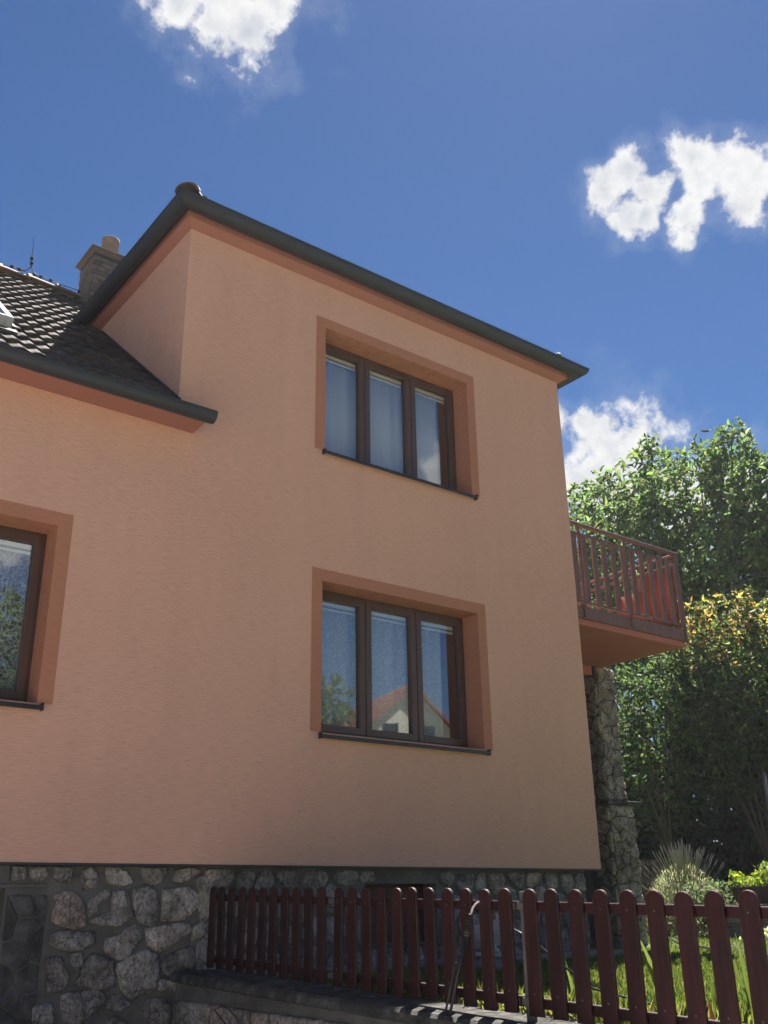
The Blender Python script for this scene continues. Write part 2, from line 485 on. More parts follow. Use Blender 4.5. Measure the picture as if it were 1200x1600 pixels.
class MB:
    def __init__(s):
        s.v, s.f = [], []
    def add(s, vs, fs):
        k = len(s.v)
        s.v += [tuple(q) for q in vs]
        s.f += [tuple(i + k for i in f) for f in fs]
        return s
    def box(s, x0, x1, y0, y1, z0, z1):
        vs = [(x0, y0, z0), (x1, y0, z0), (x1, y1, z0), (x0, y1, z0), (x0, y0, z1), (x1, y0, z1), (x1, y1, z1), (x0, y1, z1)]
        return s.add(vs, [(0, 3, 2, 1), (4, 5, 6, 7), (0, 1, 5, 4), (1, 2, 6, 5), (2, 3, 7, 6), (3, 0, 4, 7)])
    def hexa(s, vs):      # eight corners, bottom ring then top ring
        return s.add(vs, [(0, 3, 2, 1), (4, 5, 6, 7), (0, 1, 5, 4), (1, 2, 6, 5), (2, 3, 7, 6), (3, 0, 4, 7)])
    def tube(s, pts, rad, n=8, cap=True):
        pts = [Vector(p_) for p_ in pts]
        rr = rad if isinstance(rad, (list, tuple)) else [rad] * len(pts)
        vs, fs = [], []
        a = None
        for i, p_ in enumerate(pts):
            d = (pts[min(i + 1, len(pts) - 1)] - pts[max(i - 1, 0)]).normalized()
            if a is None:
                a = d.orthogonal().normalized()
            else:
                a = (a - d * a.dot(d)).normalized()
            b = d.cross(a)
            for k in range(n):
                t = 2 * math.pi * k / n
                vs.append(p_ + (a * math.cos(t) + b * math.sin(t)) * rr[i])
        for i in range(len(pts) - 1):
            for k in range(n):
                k2 = (k + 1) % n
                fs.append((i * n + k, i * n + k2, (i + 1) * n + k2, (i + 1) * n + k))
        if cap:
            fs.append(tuple(range(n - 1, -1, -1)))
            fs.append(tuple((len(pts) - 1) * n + k for k in range(n)))
        return s.add(vs, fs)
    def sweep(s, prof, path_fn, ends, closed=False, cap=False):
        """prof: list of 2D points; path_fn(end, p) -> 3D point, one ring for each end"""
        n = len(prof)
        vs = [path_fn(e, q) for e in ends for q in prof]
        fs = []
        for i in range(len(ends) - 1):
            for k in range(n if closed else n - 1):
                k2 = (k + 1) % n
                fs.append((i * n + k, i * n + k2, (i + 1) * n + k2, (i + 1) * n + k))
        if cap:
            fs.append(tuple(range(n - 1, -1, -1)))
            fs.append(tuple((len(ends) - 1) * n + k for k in range(n)))
        return s.add(vs, fs)
    def mesh(s, name, off=Vector((0, 0, 0)), bevel=0, seg=1):
        me = bpy.data.meshes.new(name)
        me.from_pydata([(x - off.x, y - off.y, z - off.z) for x, y, z in s.v], [], s.f)
        bm = bmesh.new()
        bm.from_mesh(me)
        bmesh.ops.recalc_face_normals(bm, faces=bm.faces)
        if bevel:
            es = [e for e in bm.edges if len(e.link_faces) == 2 and e.calc_face_angle(0) > .6]
            bmesh.ops.bevel(bm, geom=es, offset=bevel, segments=seg, affect='EDGES', profile=.6)
        bm.to_mesh(me)
        bm.free()
        return me
    def build(s, name, mat, parent=None, smooth=False, bevel=0, origin=None, seg=1, **tags):
        """verts are given in world space; the object hangs under parent with its own origin"""
        org = Vector(origin) if origin is not None else wpos(parent)
        me = s.mesh(name, org, bevel, seg)
        return link(name, me, mat, parent, org, smooth, **tags)
def link(name, me, mat, parent=None, org=Vector((0, 0, 0)), smooth=False, **tags):
    if mat is not None and not me.materials:
        me.materials.append(M[mat] if isinstance(mat, str) else mat)
    if smooth:
        me.polygons.foreach_set('use_smooth', [True] * len(me.polygons))
    o = bpy.data.objects.new(name, me)
    COL.objects.link(o)
    if parent is not None:
        o.parent = parent
    o.location = Vector(org) - wpos(parent)
    WPOS[o.name] = Vector(org)
    return tag(o, **tags)
def inst(name, me, parent, loc, rot=(0, 0, 0), scale=(1, 1, 1), **tags):
    o = bpy.data.objects.new(name, me)
    COL.objects.link(o)
    if parent is not None:
        o.parent = parent
    o.location = Vector(loc) - wpos(parent)
    o.rotation_euler = rot
    o.scale = scale
    WPOS[o.name] = Vector(loc)
    return tag(o, **tags)
def S(o):
    o['kind'] = 'structure'
    return o

# ------------------------------------------------------------------ ground
gm = MB()
gm.add([(-400, -400, 0), (400, -400, 0), (400, 400, 0), (-400, 400, 0)], [(0, 1, 2, 3)])
S(gm.build('ground', 'soil'))
S(MB().add([(-40, -9.5, .004), (3.70, -9.5, .004), (3.70, 1.0, .004), (-40, 1.0, .004)], [(0, 1, 2, 3)]).build('driveway', 'drive'))  # unseen, widened across the whole front as a bounce surface for the facade
S(MB().add([(-300, -16.5, .008), (300, -16.5, .008), (300, -9.6, .008), (-300, -9.6, .008)], [(0, 1, 2, 3)]).build('road', 'asphalt'))
S(MB().box(-300, 300, -18.3, -16.6, .0, .12).build('pavement', 'drive', bevel=.015))
lw = MB()
nx, ny = 60, 60
vs, fs = [], []
for j in range(ny + 1):
    for i in range(nx + 1):
        x = 3.98 + 46 * (i / nx) ** 1.6
        y = -7.0 + 42 * (j / ny) ** 1.3
        z = 1.07 + .018 * mnoise.noise(Vector((x * .8, y * .8, 0)))
        vs.append((x, y, z))
for j in range(ny):
    for i in range(nx):
        a = j * (nx + 1) + i
        fs.append((a, a + 1, a + nx + 2, a + nx + 1))
lw.add(vs, fs)
S(lw.build('lawn', 'lawn', smooth=True))

# ------------------------------------------------------------------ the house
XL, XC, XR = -5.0, 3.40, 8.724
house = empty('house', (XC, 0, 0), 'peach plastered two-storey house with terracotta window surrounds and grey gutters', 'house')

WIN = [(5.03, 7.08, 3.105, 4.567), (5.04, 7.09, 5.97, 7.44), (.385, 2.427, 3.10, 4.555)]
def facade():
    xs = sorted({XL, XC, XR} | {w[0] for w in WIN} | {w[1] for w in WIN})
    zs = sorted({1.955, 5.80, 8.12} | {w[2] for w in WIN} | {w[3] for w in WIN})
    def solid(i, k):
        if i < 0 or k < 0 or i >= len(xs) - 1 or k >= len(zs) - 1:
            return False
        cx, cz = (xs[i] + xs[i + 1]) / 2, (zs[k] + zs[k + 1]) / 2
        if cx < XC and cz > 5.80:
            return False
        return not any(w[0] < cx < w[1] and w[2] < cz < w[3] for w in WIN)
    idx = {}
    b = MB()
    def V(i, k, y):
        key = (i, k, y)
        if key not in idx:
            idx[key] = len(b.v)
            b.v.append((xs[i], y, zs[k]))
        return idx[key]
    for i in range(len(xs) - 1):
        for k in range(len(zs) - 1):
            if not solid(i, k):
                continue
            b.f.append((V(i, k, 0), V(i + 1, k, 0), V(i + 1, k + 1, 0), V(i, k + 1, 0)))
            b.f.append((V(i, k, .3), V(i, k + 1, .3), V(i + 1, k + 1, .3), V(i + 1, k, .3)))
            for (di, dk, e0, e1) in ((-1, 0, (i, k), (i, k + 1)), (1, 0, (i + 1, k + 1), (i + 1, k)), (0, -1, (i + 1, k), (i, k)), (0, 1, (i, k + 1), (i + 1, k + 1))):
                if not solid(i + di, k + dk):
                    b.f.append((V(*e0, 0), V(*e1, 0), V(*e1, .3), V(*e0, .3)))
    return b
facade().build('front_wall', 'plaster', house)
MB().box(XC, XC + .3, .3, 2.7, 5.7, 8.12).build('side_wall', 'plaster', house)
MB().box(XR - .3, XR, .3, 8.9, 1.955, 8.12).build('side_wall', 'plaster', house)
MB().box(XL, XR - .3, 8.6, 8.9, 0, 8.12).build('rear_wall', 'plaster', house)
ga = MB()
ga.add([(XL, .3, 0), (XL, 8.6, 0), (XL, 8.6, 6.3), (XL, 4.43, 9.6), (XL, .3, 6.2), (XL + .3, .3, 0), (XL + .3, 8.6, 0), (XL + .3, 8.6, 6.3), (XL + .3, 4.43, 9.6), (XL + .3, .3, 6.2)],
       [(0, 4, 3, 2, 1), (5, 6, 7, 8, 9), (0, 1, 6, 5), (1, 2, 7, 6), (2, 3, 8, 7), (3, 4, 9, 8), (4, 0, 5, 9)])
ga.build('gable_wall', 'plaster', house)
MB().box(XL + .31, XR - .31, .31, 8.59, 1.96, 2.1).build('floor_slab', 'interior', house)
MB().box(XL + .31, XR - .31, .31, 8.59, 4.86, 5.06).build('floor_slab', 'interior', house)
MB().box(XC + .31, XR - .31, .31, 8.59, 7.8, 7.95).build('ceiling_slab', 'interior', house)
MB().box(XL + .31, XR - .31, 4.4, 4.5, 2.1, 4.86).build('inner_wall', 'interior', house)
MB().box(XC + .31, XR - .31, 4.4, 4.5, 5.06, 7.8).build('inner_wall', 'interior', house)
MB().box(3.9, 4.0, .31, 4.4, 2.1, 4.86).build('inner_wall', 'interior', house)

# dark drip edge under the rendered wall
MB().box(2.2, XR + .004, -.006, .09, 1.938, 1.953).build('drip_profile', 'gutter', house)

# painted surrounds and reveals
for (x0, x1, z0, z1) in WIN:
    w = .115
    b = MB()
    b.box(x0 - w, x0, -.004, .012, z0, z1 + w)
    b.box(x1, x1 + w, -.004, .012, z0, z1 + w)
    b.box(x0, x1, -.004, .012, z1, z1 + w)
    b.box(x0, x0 + .004, -.004, .25, z0, z1)      # reveal skins
    b.box(x1 - .004, x1, -.004, .25, z0, z1)
    b.box(x0 + .004, x1 - .004, -.004, .25, z1 - .004, z1)
    b.build('window_surround', 'trim', house)

def make_window(x0, x1, z0, z1):
    x0 += .004
    x1 -= .004
    z1 -= .004
    fr = .046
    y0, y1 = .245, .325
    sw = (x1 - x0 - 4 * fr) / 3
    f_ = MB()
    f_.box(x0, x0 + fr, y0, y1, z0, z1).box(x1 - fr, x1, y0, y1, z0, z1)
    f_.box(x0 + fr, x1 - fr, y0, y1, z1 - fr, z1).box(x0 + fr, x1 - fr, y0, y1, z0, z0 + fr + .02)
    for k in (1, 2):
        xm = x0 + k * (fr + sw)
        f_.box(xm, xm + fr, y0, y1, z0 + fr + .02, z1 - fr)
    org = ((x0 + x1) / 2, y0, z0)
    W = f_.build('window', 'window', house, bevel=.005, origin=org)
    for k in range(3):
        a = x0 + fr + k * (fr + sw) - .014
        c = a + sw + .028
        zb, zt = z0 + fr + .008, z1 - fr + .012
        st = .062
        s_ = MB()
        s_.box(a, a + st, .228, .244, zb, zt).box(c - st, c, .228, .244, zb, zt)
        s_.box(a + st, c - st, .228, .244, zt - st, zt).box(a + st, c - st, .228, .244, zb, zb + st)
        for (p0, p1, q0, q1) in ((a + .016, a + st, zb + .024, zt - .016), (c - st, c - .016, zb + .024, zt - .016), (a + st, c - st, zt - st, zt - .016), (a + st, c - st, zb + .024, zb + st)):
            s_.box(p0, p1, .2445, .30, q0, q1)
        s_.build('sash', 'window', W, bevel=.003)
        # glazing bead
        g_ = MB()
        e = .010
        g_.box(a + st, a + st + e, .236, .262, zb + st, zt - st).box(c - st - e, c - st, .236, .262, zb + st, zt - st)
        g_.box(a + st + e, c - st - e, .236, .262, zt - st - e, zt - st).box(a + st + e, c - st - e, .236, .262, zb + st, zb + st + e)
        g_.build('glazing_bead', 'window', W)
        MB().box(a + st - .004, c - st + .004, .264, .270, zb + st - .004, zt - st + .004).build('pane', 'glass', W)
        bl = MB().box(a + st + .004, c - st - .004, .302, .325, zt - st - .042, zt - st - .004)
        bl.build('blind_rail', 'blind', W, bevel=.004)
        MB().box(a + st + .006, c - st - .006, .304, .318, zt - st - .088, zt - st - .066).build('blind_rail', 'blind', W, bevel=.003)
        if k < 2:
            xm = c + .003
            MB().box(xm, xm + fr - .034, .2345, .2445, z0 + .09, z1 - fr).build('sash_cover_strip', 'window', W, bevel=.003)
    sl = MB()
    sl.hexa([(x0 - .022, -.055, z0 - .034), (x1 + .030, -.055, z0 - .034), (x1 + .030, .24, z0 + .004), (x0 - .022, .24, z0 + .004),
             (x0 - .022, -.055, z0 - .026), (x1 + .030, -.055, z0 - .026), (x1 + .030, .24, z0 + .012), (x0 - .022, .24, z0 + .012)])
    sl.box(x0 - .022, x1 + .030, -.060, -.054, z0 - .060, z0 - .024)
    for xa in (x0 - .030, x1 + .028):
        sl.box(xa, xa + .009, -.061, -.005, z0 - .062, z0 - .002)
    sl.build('sill', 'sill', W, bevel=.002)
    return W
for w in WIN:
    make_window(*w)

# ------------------------------------------------------------------ eaves, coves, gutters
def up_path(e, q):
    o, z = q
    return {0: (XC - o * .85, 2.75, z), 1: (XC - o * .85, -o * .96, z), 2: (XR + o * 1.12, -o * .96, z), 3: (XR + o * 1.12, 9.0, z)}[e]
cp = [(0, 7.985), (.012, 7.988), (.04, 8.002), (.075, 8.024), (.100, 8.042), (.100, 8.20), (0, 8.20)]
MB().sweep(cp, up_path, [0, 1, 2, 3], closed=True).build('eaves_cove', 'cove', house)
def gutter_prof(o0, zc, r_, th=.004, n=12):
    a = [(o0 + r_ - r_ * math.cos(math.pi * k / n), zc - r_ * math.sin(math.pi * k / n)) for k in range(n + 1)]
    lip = [(a[-1][0] + .008, zc + .004), (a[-1][0] + .010, zc + .014), (a[-1][0] + .002, zc + .018), (a[-1][0] - .006, zc + .010)]
    b = [(o0 + r_ - (r_ - th) * math.cos(math.pi * k / n), zc - (r_ - th) * math.sin(math.pi * k / n)) for k in range(n, -1, -1)]
    return a + lip + b[1:]
MB().sweep(gutter_prof(.102, 8.161, .097, .004, 16), up_path, [0, 1, 2, 3], closed=True, cap=True).build('gutter', 'gutter', house, smooth=False)
MB().sweep([(.02, 8.202), (.22, 8.202), (.22, 8.212), (.02, 8.220)], up_path, [0, 1, 2, 3], closed=True).build('drip_flashing', 'gutter', house)

def lo_path(e, q):
    return (e, -q[0], q[1])
lc = [(0, 5.730), (.03, 5.730), (.12, 5.7315), (.22, 5.734), (.268, 5.738), (.246, 5.755), (.246, 5.87), (0, 5.95)]
MB().sweep(lc, lo_path, [XL - .1, 3.565], closed=True, cap=True).build('eaves_cove', 'cove', house)
MB().sweep(gutter_prof(.250, 5.785, .077), lo_path, [XL - .2, 3.605], closed=True, cap=False).build('gutter', 'gutter', house)
e_ = MB()
pr = [(.250 + .077 - .078 * math.cos(math.pi * k / 10), 5.786 - .078 * math.sin(math.pi * k / 10)) for k in range(11)]
e_.add([(3.600, -o, z) for o, z in pr] + [(3.608, -o, z) for o, z in pr], [tuple(range(11)), tuple(range(21, 10, -1))] + [(k, k + 1, k + 12, k + 11) for k in range(10)] + [(10, 0, 11, 21)])
e_.build('gutter_end', 'gutter', house)
for x in (1.98, -.6):
    MB().sweep([(o + (.327 - o) * -.06, z - .003) for o, z in pr] + [(o, z + .001) for o, z in reversed(pr)], lo_path, [x, x + .05], closed=True, cap=True).build('gutter_joint', 'gutter', house)

# ------------------------------------------------------------------ lower tiled roof
TH = math.atan(.833)
CT, ST = math.cos(TH), math.sin(TH)
def roofp(x, s, n_=0.0):
    y = -.30 + s * CT - n_ * ST
    z = 6.076 - .833 * .30 + s * ST + n_ * CT
    return Vector((x, y, z))
SL = 4.73 / CT
dk = MB()
a0, a1, a2, a3 = roofp(XL - .2, .16, -.085), roofp(XC - .02, .16, -.085), roofp(XC - .02, SL, -.085), roofp(XL - .2, SL, -.085)
dn = Vector((0, 0, -.06))
dk.hexa([a0 + dn, a1 + dn, a2 + dn, a3 + dn, a0, a1, a2, a3])
b0, b1, b2, b3 = roofp(XC - .02, 3.35, -.085), roofp(XR - .4, 3.35, -.085), roofp(XR - .4, SL, -.085), roofp(XC - .02, SL, -.085)
dk.hexa([b0 + dn, b1 + dn, b2 + dn, b3 + dn, b0, b1, b2, b3])
c0 = roofp(XL - .2, SL, -.085); c1 = roofp(XR - .4, SL, -.085)
dk.hexa([(c0.x, 9.2, 5.8), (c1.x, 9.2, 5.8), (c1.x, c1.y, c1.z - .06), (c0.x, c0.y, c0.z - .06), (c0.x, 9.2, 5.86), (c1.x, 9.2, 5.86), (c1.x, c1.y, c1.z), (c0.x, c0.y, c0.z)])
roof = dk.build('tiled_roof', 'deck', house, origin=(XC, 0, 5.8))
NROW, NCOL, TW = 18, 15, .300
EXP = SL / NROW
def tile_mesh():
    b = MB()
    n = 9
    def wave(x):
        return .025 * (1 - math.cos(2 * math.pi * 2 * x / TW)) * .5
    rows = [(0.0, .046), (EXP * .55, .031), (EXP + .05, .012)]
    vs = []
    for y, z in rows:
        for k in range(n):
            x = TW * k / (n - 1) * 1.02
            vs.append((x, y + (.008 * math.cos(2 * math.pi * 2 * x / TW) if y == 0 else 0), z + wave(x)))
    for k in range(n):
        x = TW * k / (n - 1) * 1.02
        vs.append((x, .006, .022 + wave(x) - .012))
    fs = []
    for i in range(2):
        for k in range(n - 1):
            fs.append((i * n + k, i * n + k + 1, (i + 1) * n + k + 1, (i + 1) * n + k))
    for k in range(n - 1):
        fs.append((3 * n + k, 3 * n + k + 1, k + 1, k))
    b.add(vs, fs)
    me = bpy.data.meshes.new('roof_tile')
    me.from_pydata(b.v, [], b.f)
    me.materials.append(M['tile'])
    me.polygons.foreach_set('use_smooth', [i < 16 for i in range(len(me.polygons))])
    return me, b
TME, TMB = tile_mesh()
for r_ in range(NROW):
    off = 0
    for c in range(NCOL):
        x = XC - .012 - (c + 1) * TW
        p_ = roofp(x + rng.uniform(-.002, .002), r_ * EXP + rng.uniform(-.005, .005), -.07)
        inst('roof_tile', TME, roof, p_, (TH + rng.uniform(-.012, .012), rng.uniform(-.008, .008), rng.uniform(-.006, .006)))
for (x, sx) in ((XC - .012, .62),):
    inst('roof_tile', TME, roof, roofp(x, 0, -.07), (TH, 0, 0), (sx, .72, 1))
for r_ in range(10, NROW):
    for c in range(2):
        inst('roof_tile', TME, roof, roofp(XC - .012 + c * TW, r_ * EXP, -.07), (TH, 0, 0))
rest = MB()
Rm = Matrix.Rotation(TH, 3, 'X')
for r_ in range(NROW):
    for c in range(NCOL, NCOL + 14):
        p_ = roofp(XC - .012 - (c + 1) * TW, r_ * EXP, -.07)
        rest.add([Rm @ Vector(v) + p_ for v in TMB.v], TMB.f)
rest.build('roof_tiles_beyond', 'tile', roof, kind='stuff')

# ridge tiles: tapered half rounds with a thick collar
def ridge_mesh(name, L=.40, r0=.125, r1=.105, mat='ridge'):
    b = MB()
    n = 10
    rings = [(0, r0 + .022), (.05, r0 + .024), (.055, r0 + .002), (L + .03, r1)]
    vs, fs = [], []
    for x, rr in rings:
        for k in range(n + 1):
            a = math.pi * k / n
            vs.append((x, rr * math.cos(a), rr * .72 * math.sin(a)))
    for i in range(len(rings) - 1):
        for k in range(n):
            fs.append((i * (n + 1) + k, i * (n + 1) + k + 1, (i + 1) * (n + 1) + k + 1, (i + 1) * (n + 1) + k))
    for x, rr, s_ in ((0, r0 + .022, 1),):
        k0 = len(vs)
        for k in range(n + 1):
            a = math.pi * k / n
            vs.append((x, (rr - .025) * math.cos(a), (rr - .025) * .72 * math.sin(a)))
        for k in range(n):
            fs.append((k, k + 1, k0 + k + 1, k0 + k))
    me = bpy.data.meshes.new(name)
    me.from_pydata(vs, [], fs)
    me.materials.append(M[mat])
    me.polygons.foreach_set('use_smooth', [True] * len(me.polygons))
    return me
RM = ridge_mesh('ridge_tile')
rz = roofp(0, SL).z - .055
for k in range(15):
    inst('ridge_tile', RM, roof, (4.2 - k * .40 - .4, 4.43, rz + rng.uniform(-.004, .004)), (0, 0, rng.uniform(-.01, .01)))

# roof window
rw = MB()
def rbox(b, x0, x1, s0, s1, n0, n1):
    b.hexa([roofp(x0, s0, n0), roofp(x1, s0, n0), roofp(x1, s1, n0), roofp(x0, s1, n0), roofp(x0, s0, n1), roofp(x1, s0, n1), roofp(x1, s1, n1), roofp(x0, s1, n1)])
    return b
s0, s1 = 1.02 / CT, 1.02 / CT + 1.18
sx0, sx1 = 1.22, 2.01
rbox(rw, sx0, sx0 + .07, s0, s1, -.05, .085); rbox(rw, sx1 - .07, sx1, s0, s1, -.05, .085)
rbox(rw, sx0 + .07, sx1 - .07, s0, s0 + .07, -.05, .082); rbox(rw, sx0 + .07, sx1 - .07, s1 - .07, s1, -.05, .082)
RW = rw.build('roof_window', 'silver', house, bevel=.006, origin=roofp(1.64, s0))
rbox(MB(), sx0 + .06, sx1 - .06, s0 + .06, s1 - .06, .02, .04).build('pane', 'glass', RW)
fl = MB()
rbox(fl, sx0 - .12, sx0 - .002, s0 - .16, s1 + .1, -.01, .012); rbox(fl, sx1 + .002, sx1 + .035, s0 - .02, s1 + .1, -.01, .012); rbox(fl, sx0 - .002, sx1 + .035, s0 - .17, s0 - .022, -.03, -.012)
fl.build('flashing', 'gutter', RW)

# wall flashing where the side wall meets the tiles
wf = MB()
rbox(wf, XC - .030, XC - .004, .30, 3.3, -.04, -.004)
wf.build('wall_flashing', 'gutter', house)

# upper hipped roof
EX0, EX1, EY, EZ = XC - .20, XR + .27, -.225, 8.20
RX = (EX0 + EX1) / 2
RZ = EZ + (RX - EX0) * math.tan(R(26))
HY = EY + (RX - EX0)
ur = MB()
ur.add([(EX0, EY, EZ), (EX1, EY, EZ), (EX1, 9.2, EZ), (EX0, 9.2, EZ), (RX, HY, RZ), (RX, 9.2, RZ)], [(0, 1, 4), (1, 2, 5, 4), (0, 4, 5, 3), (2, 3, 5), (3, 2, 1, 0)])
ur.v = [(x, y, z + .026) for x, y, z in ur.v]
UR = ur.build('hip_roof', 'tile', house, origin=(RX, HY, EZ))
HM = ridge_mesh('hip_tile', .34, .105, .09, 'hip')
for sx, hx in ((1, EX0), (-1, EX1)):
    d = Vector((RX - hx, RX - EX0, RZ - EZ)).normalized()
    zr = math.atan2(d.y, d.x)
    pt = math.asin(d.z)
    for k in range(9):
        p_ = Vector((hx, EY, EZ + .035)) + d * ((.06 if sx > 0 else .30) + k * .34)
        inst('hip_tile', HM, UR, p_, (0, -pt, zr))
ZR = Matrix.Identity(3)

# chimney
CX0, CX1, CY0, CY1, CZ1 = 3.79, 4.50, 4.055, 4.60, 10.33
ch = MB().box(CX0 + .006, CX1 - .006, CY0 + .006, CY1 - .006, 8.9, CZ1).build('chimney', 'chimney_mortar', house, origin=((CX0 + CX1) / 2, (CY0 + CY1) / 2, 9.4))
bh, jt, bl = .066, .010, .215
k = 0
z = 9.45
while z + bh < CZ1 - .002:
    sh = (k % 2) * .11
    x = CX0 - sh
    while x < CX1 - .01:
        xa, xb = max(x, CX0), min(x + bl, CX1)
        if xb - xa > .04:
            MB().box(xa, xb, CY0 - .003, CY0 + .06, z, z + bh).build('brick', 'brick', ch, bevel=.004)
        x += bl + jt
    y = CY0 + .07 - (1 - k % 2) * .11
    while y < CY1 - .01:
        ya, yb = max(y, CY0 + .0605), min(y + bl, CY1)
        if yb - ya > .04:
            MB().box(CX0 - .003, CX0 + .06, ya, yb, z, z + bh).build('brick', 'brick', ch, bevel=.004)
        y += bl + jt
    z += bh + jt
    k += 1
cb = MB().hexa([(CX0 - .01, CY0 - .01, CZ1), (CX1 + .01, CY0 - .01, CZ1), (CX1 + .01, CY1 + .01, CZ1), (CX0 - .01, CY1 + .01, CZ1), (CX0 - .045, CY0 - .045, CZ1 + .05), (CX1 + .045, CY0 - .045, CZ1 + .05), (CX1 + .045, CY1 + .045, CZ1 + .05), (CX0 - .045, CY1 + .045, CZ1 + .05)])
cb.build('chimney_corbel', 'brick', ch)
MB().box(CX0 - .06, CX1 + .06, CY0 - .06, CY1 + .06, CZ1 + .051, CZ1 + .085).build('chimney_cap', 'brick', ch, bevel=.006)
pt_ = MB()
n = 20
vs, fs = [], []
cx, cy = 4.10, 4.33
rings = [(.125, CZ1 + .08), (.122, CZ1 + .44), (.130, CZ1 + .445), (.130, CZ1 + .50), (.122, CZ1 + .51), (.10, CZ1 + .505), (.10, CZ1 + .10)]
for rr, zz in rings:
    for q in range(n):
        vs.append((cx + rr * math.cos(2 * math.pi * q / n), cy + rr * math.sin(2 * math.pi * q / n), zz))
for i in range(len(rings) - 1):
    for q in range(n):
        fs.append((i * n + q, i * n + (q + 1) % n, (i + 1) * n + (q + 1) % n, (i + 1) * n + q))
pt_.add(vs, fs)
pt_.build('flue_pot', 'pot', ch, smooth=True)

# lightning rod and conductor on the ridge
lr = empty('lightning_rod', (3.04, 4.43, rz), 'thin lightning rod standing on the tiled ridge left of the chimney', 'lightning rod')
rt = rz + .10
MB().tube([(3.05, 4.43, rt + .20), (3.035, 4.43, rt + .66)], [.006, .0035], 6).build('rod', 'dark_metal', lr)
MB().tube([(2.86, 4.43, rt + .055), (2.95, 4.43, rt + .06), (3.01, 4.43, rt + .09), (3.045, 4.43, rt + .15), (3.05, 4.43, rt + .24)], .0055, 6).build('bent_foot', 'dark_metal', lr)
MB().tube([(3.30, 4.43, rt + .055), (3.16, 4.43, rt + .06), (3.09, 4.43, rt + .09), (3.06, 4.43, rt + .15), (3.053, 4.43, rt + .24)], .0055, 6).build('bent_foot', 'dark_metal', lr)
for (x, z) in ((3.05, .22), (3.045, .30), (2.80, .055), (2.90, .055), (3.10, .052), (3.20, .055), (3.34, .055)):
    MB().box(x - .022, x + .022, 4.41, 4.45, rt + z - .02, rt + z + .02).build('clamp', 'black', lr, bevel=.005)
MB().tube([(-2, 4.43, rt + .06), (.6, 4.43, rt + .05), (1.8, 4.43, rt + .06), (2.6, 4.43, rt + .05), (3.1, 4.43, rt + .052), (3.9, 4.43, rt + .05)], .006, 6).build('conductor_wire', 'dark_metal', lr)
for x in (1.3, 2.2, 3.08, 3.75):
    MB().tube([(x, 4.43, rt - .04), (x, 4.43, rt + .05)], .012, 6).build('wire_holder', 'black', lr)

# ------------------------------------------------------------------ stone work
def clip(poly, px, py, nx_, ny_):
    outp = []
    for i in range(len(poly)):
        a, b = poly[i], poly[(i + 1) % len(poly)]
        da = (a[0] - px) * nx_ + (a[1] - py) * ny_
        db = (b[0] - px) * nx_ + (b[1] - py) * ny_
        if da <= 0:
            outp.append(a)
        if da * db < 0:
            t = da / (da - db)
            outp.append((a[0] + (b[0] - a[0]) * t, a[1] + (b[1] - a[1]) * t))
    return outp
def vor(u0, u1, v0, v1, size, seed, aspect=1.25, skip=None):
    r_ = random.Random(seed)
    pts = []
    rows = max(1, round((v1 - v0) / size))
    for j in range(rows):
        cols = max(1, round((u1 - u0) / (size * aspect)))
        for i in range(cols):
            pts.append((u0 + (i + .5 + (j % 2) * .4 - .2 + r_.uniform(-.36, .36)) * (u1 - u0) / cols, v0 + (j + .5 + r_.uniform(-.34, .34)) * (v1 - v0) / rows))
    cells = []
    for i, p_ in enumerate(pts):
        poly = [(u0, v0), (u1, v0), (u1, v1), (u0, v1)]
        for j, q in enumerate(pts):
            if i == j or abs(q[0] - p_[0]) > size * 4 or abs(q[1] - p_[1]) > size * 4:
                continue
            poly = clip(poly, (p_[0] + q[0]) / 2, (p_[1] + q[1]) / 2, q[0] - p_[0], q[1] - p_[1])
            if len(poly) < 3:
                break
        if len(poly) >= 3:
            cells.append(poly)
    if skip:
        for (a, b, c, d) in skip:
            nc = []
            for poly in cells:
                cx = sum(p_[0] for p_ in poly) / len(poly); cy = sum(p_[1] for p_ in poly) / len(poly)
                if a < cx < b and c < cy < d:
                    continue
                if max(p_[0] for p_ in poly) > a and min(p_[0] for p_ in poly) < b and max(p_[1] for p_ in poly) > c and min(p_[1] for p_ in poly) < d:
                    if cx <= a: poly = clip(poly, a, 0, 1, 0)
                    elif cx >= b: poly = clip(poly, b, 0, -1, 0)
                    elif cy >= d: poly = clip(poly, 0, d, 0, -1)
                    else: poly = clip(poly, 0, c, 0, 1)
                if len(poly) >= 3:
                    nc.append(poly)
            cells = nc
    return cells
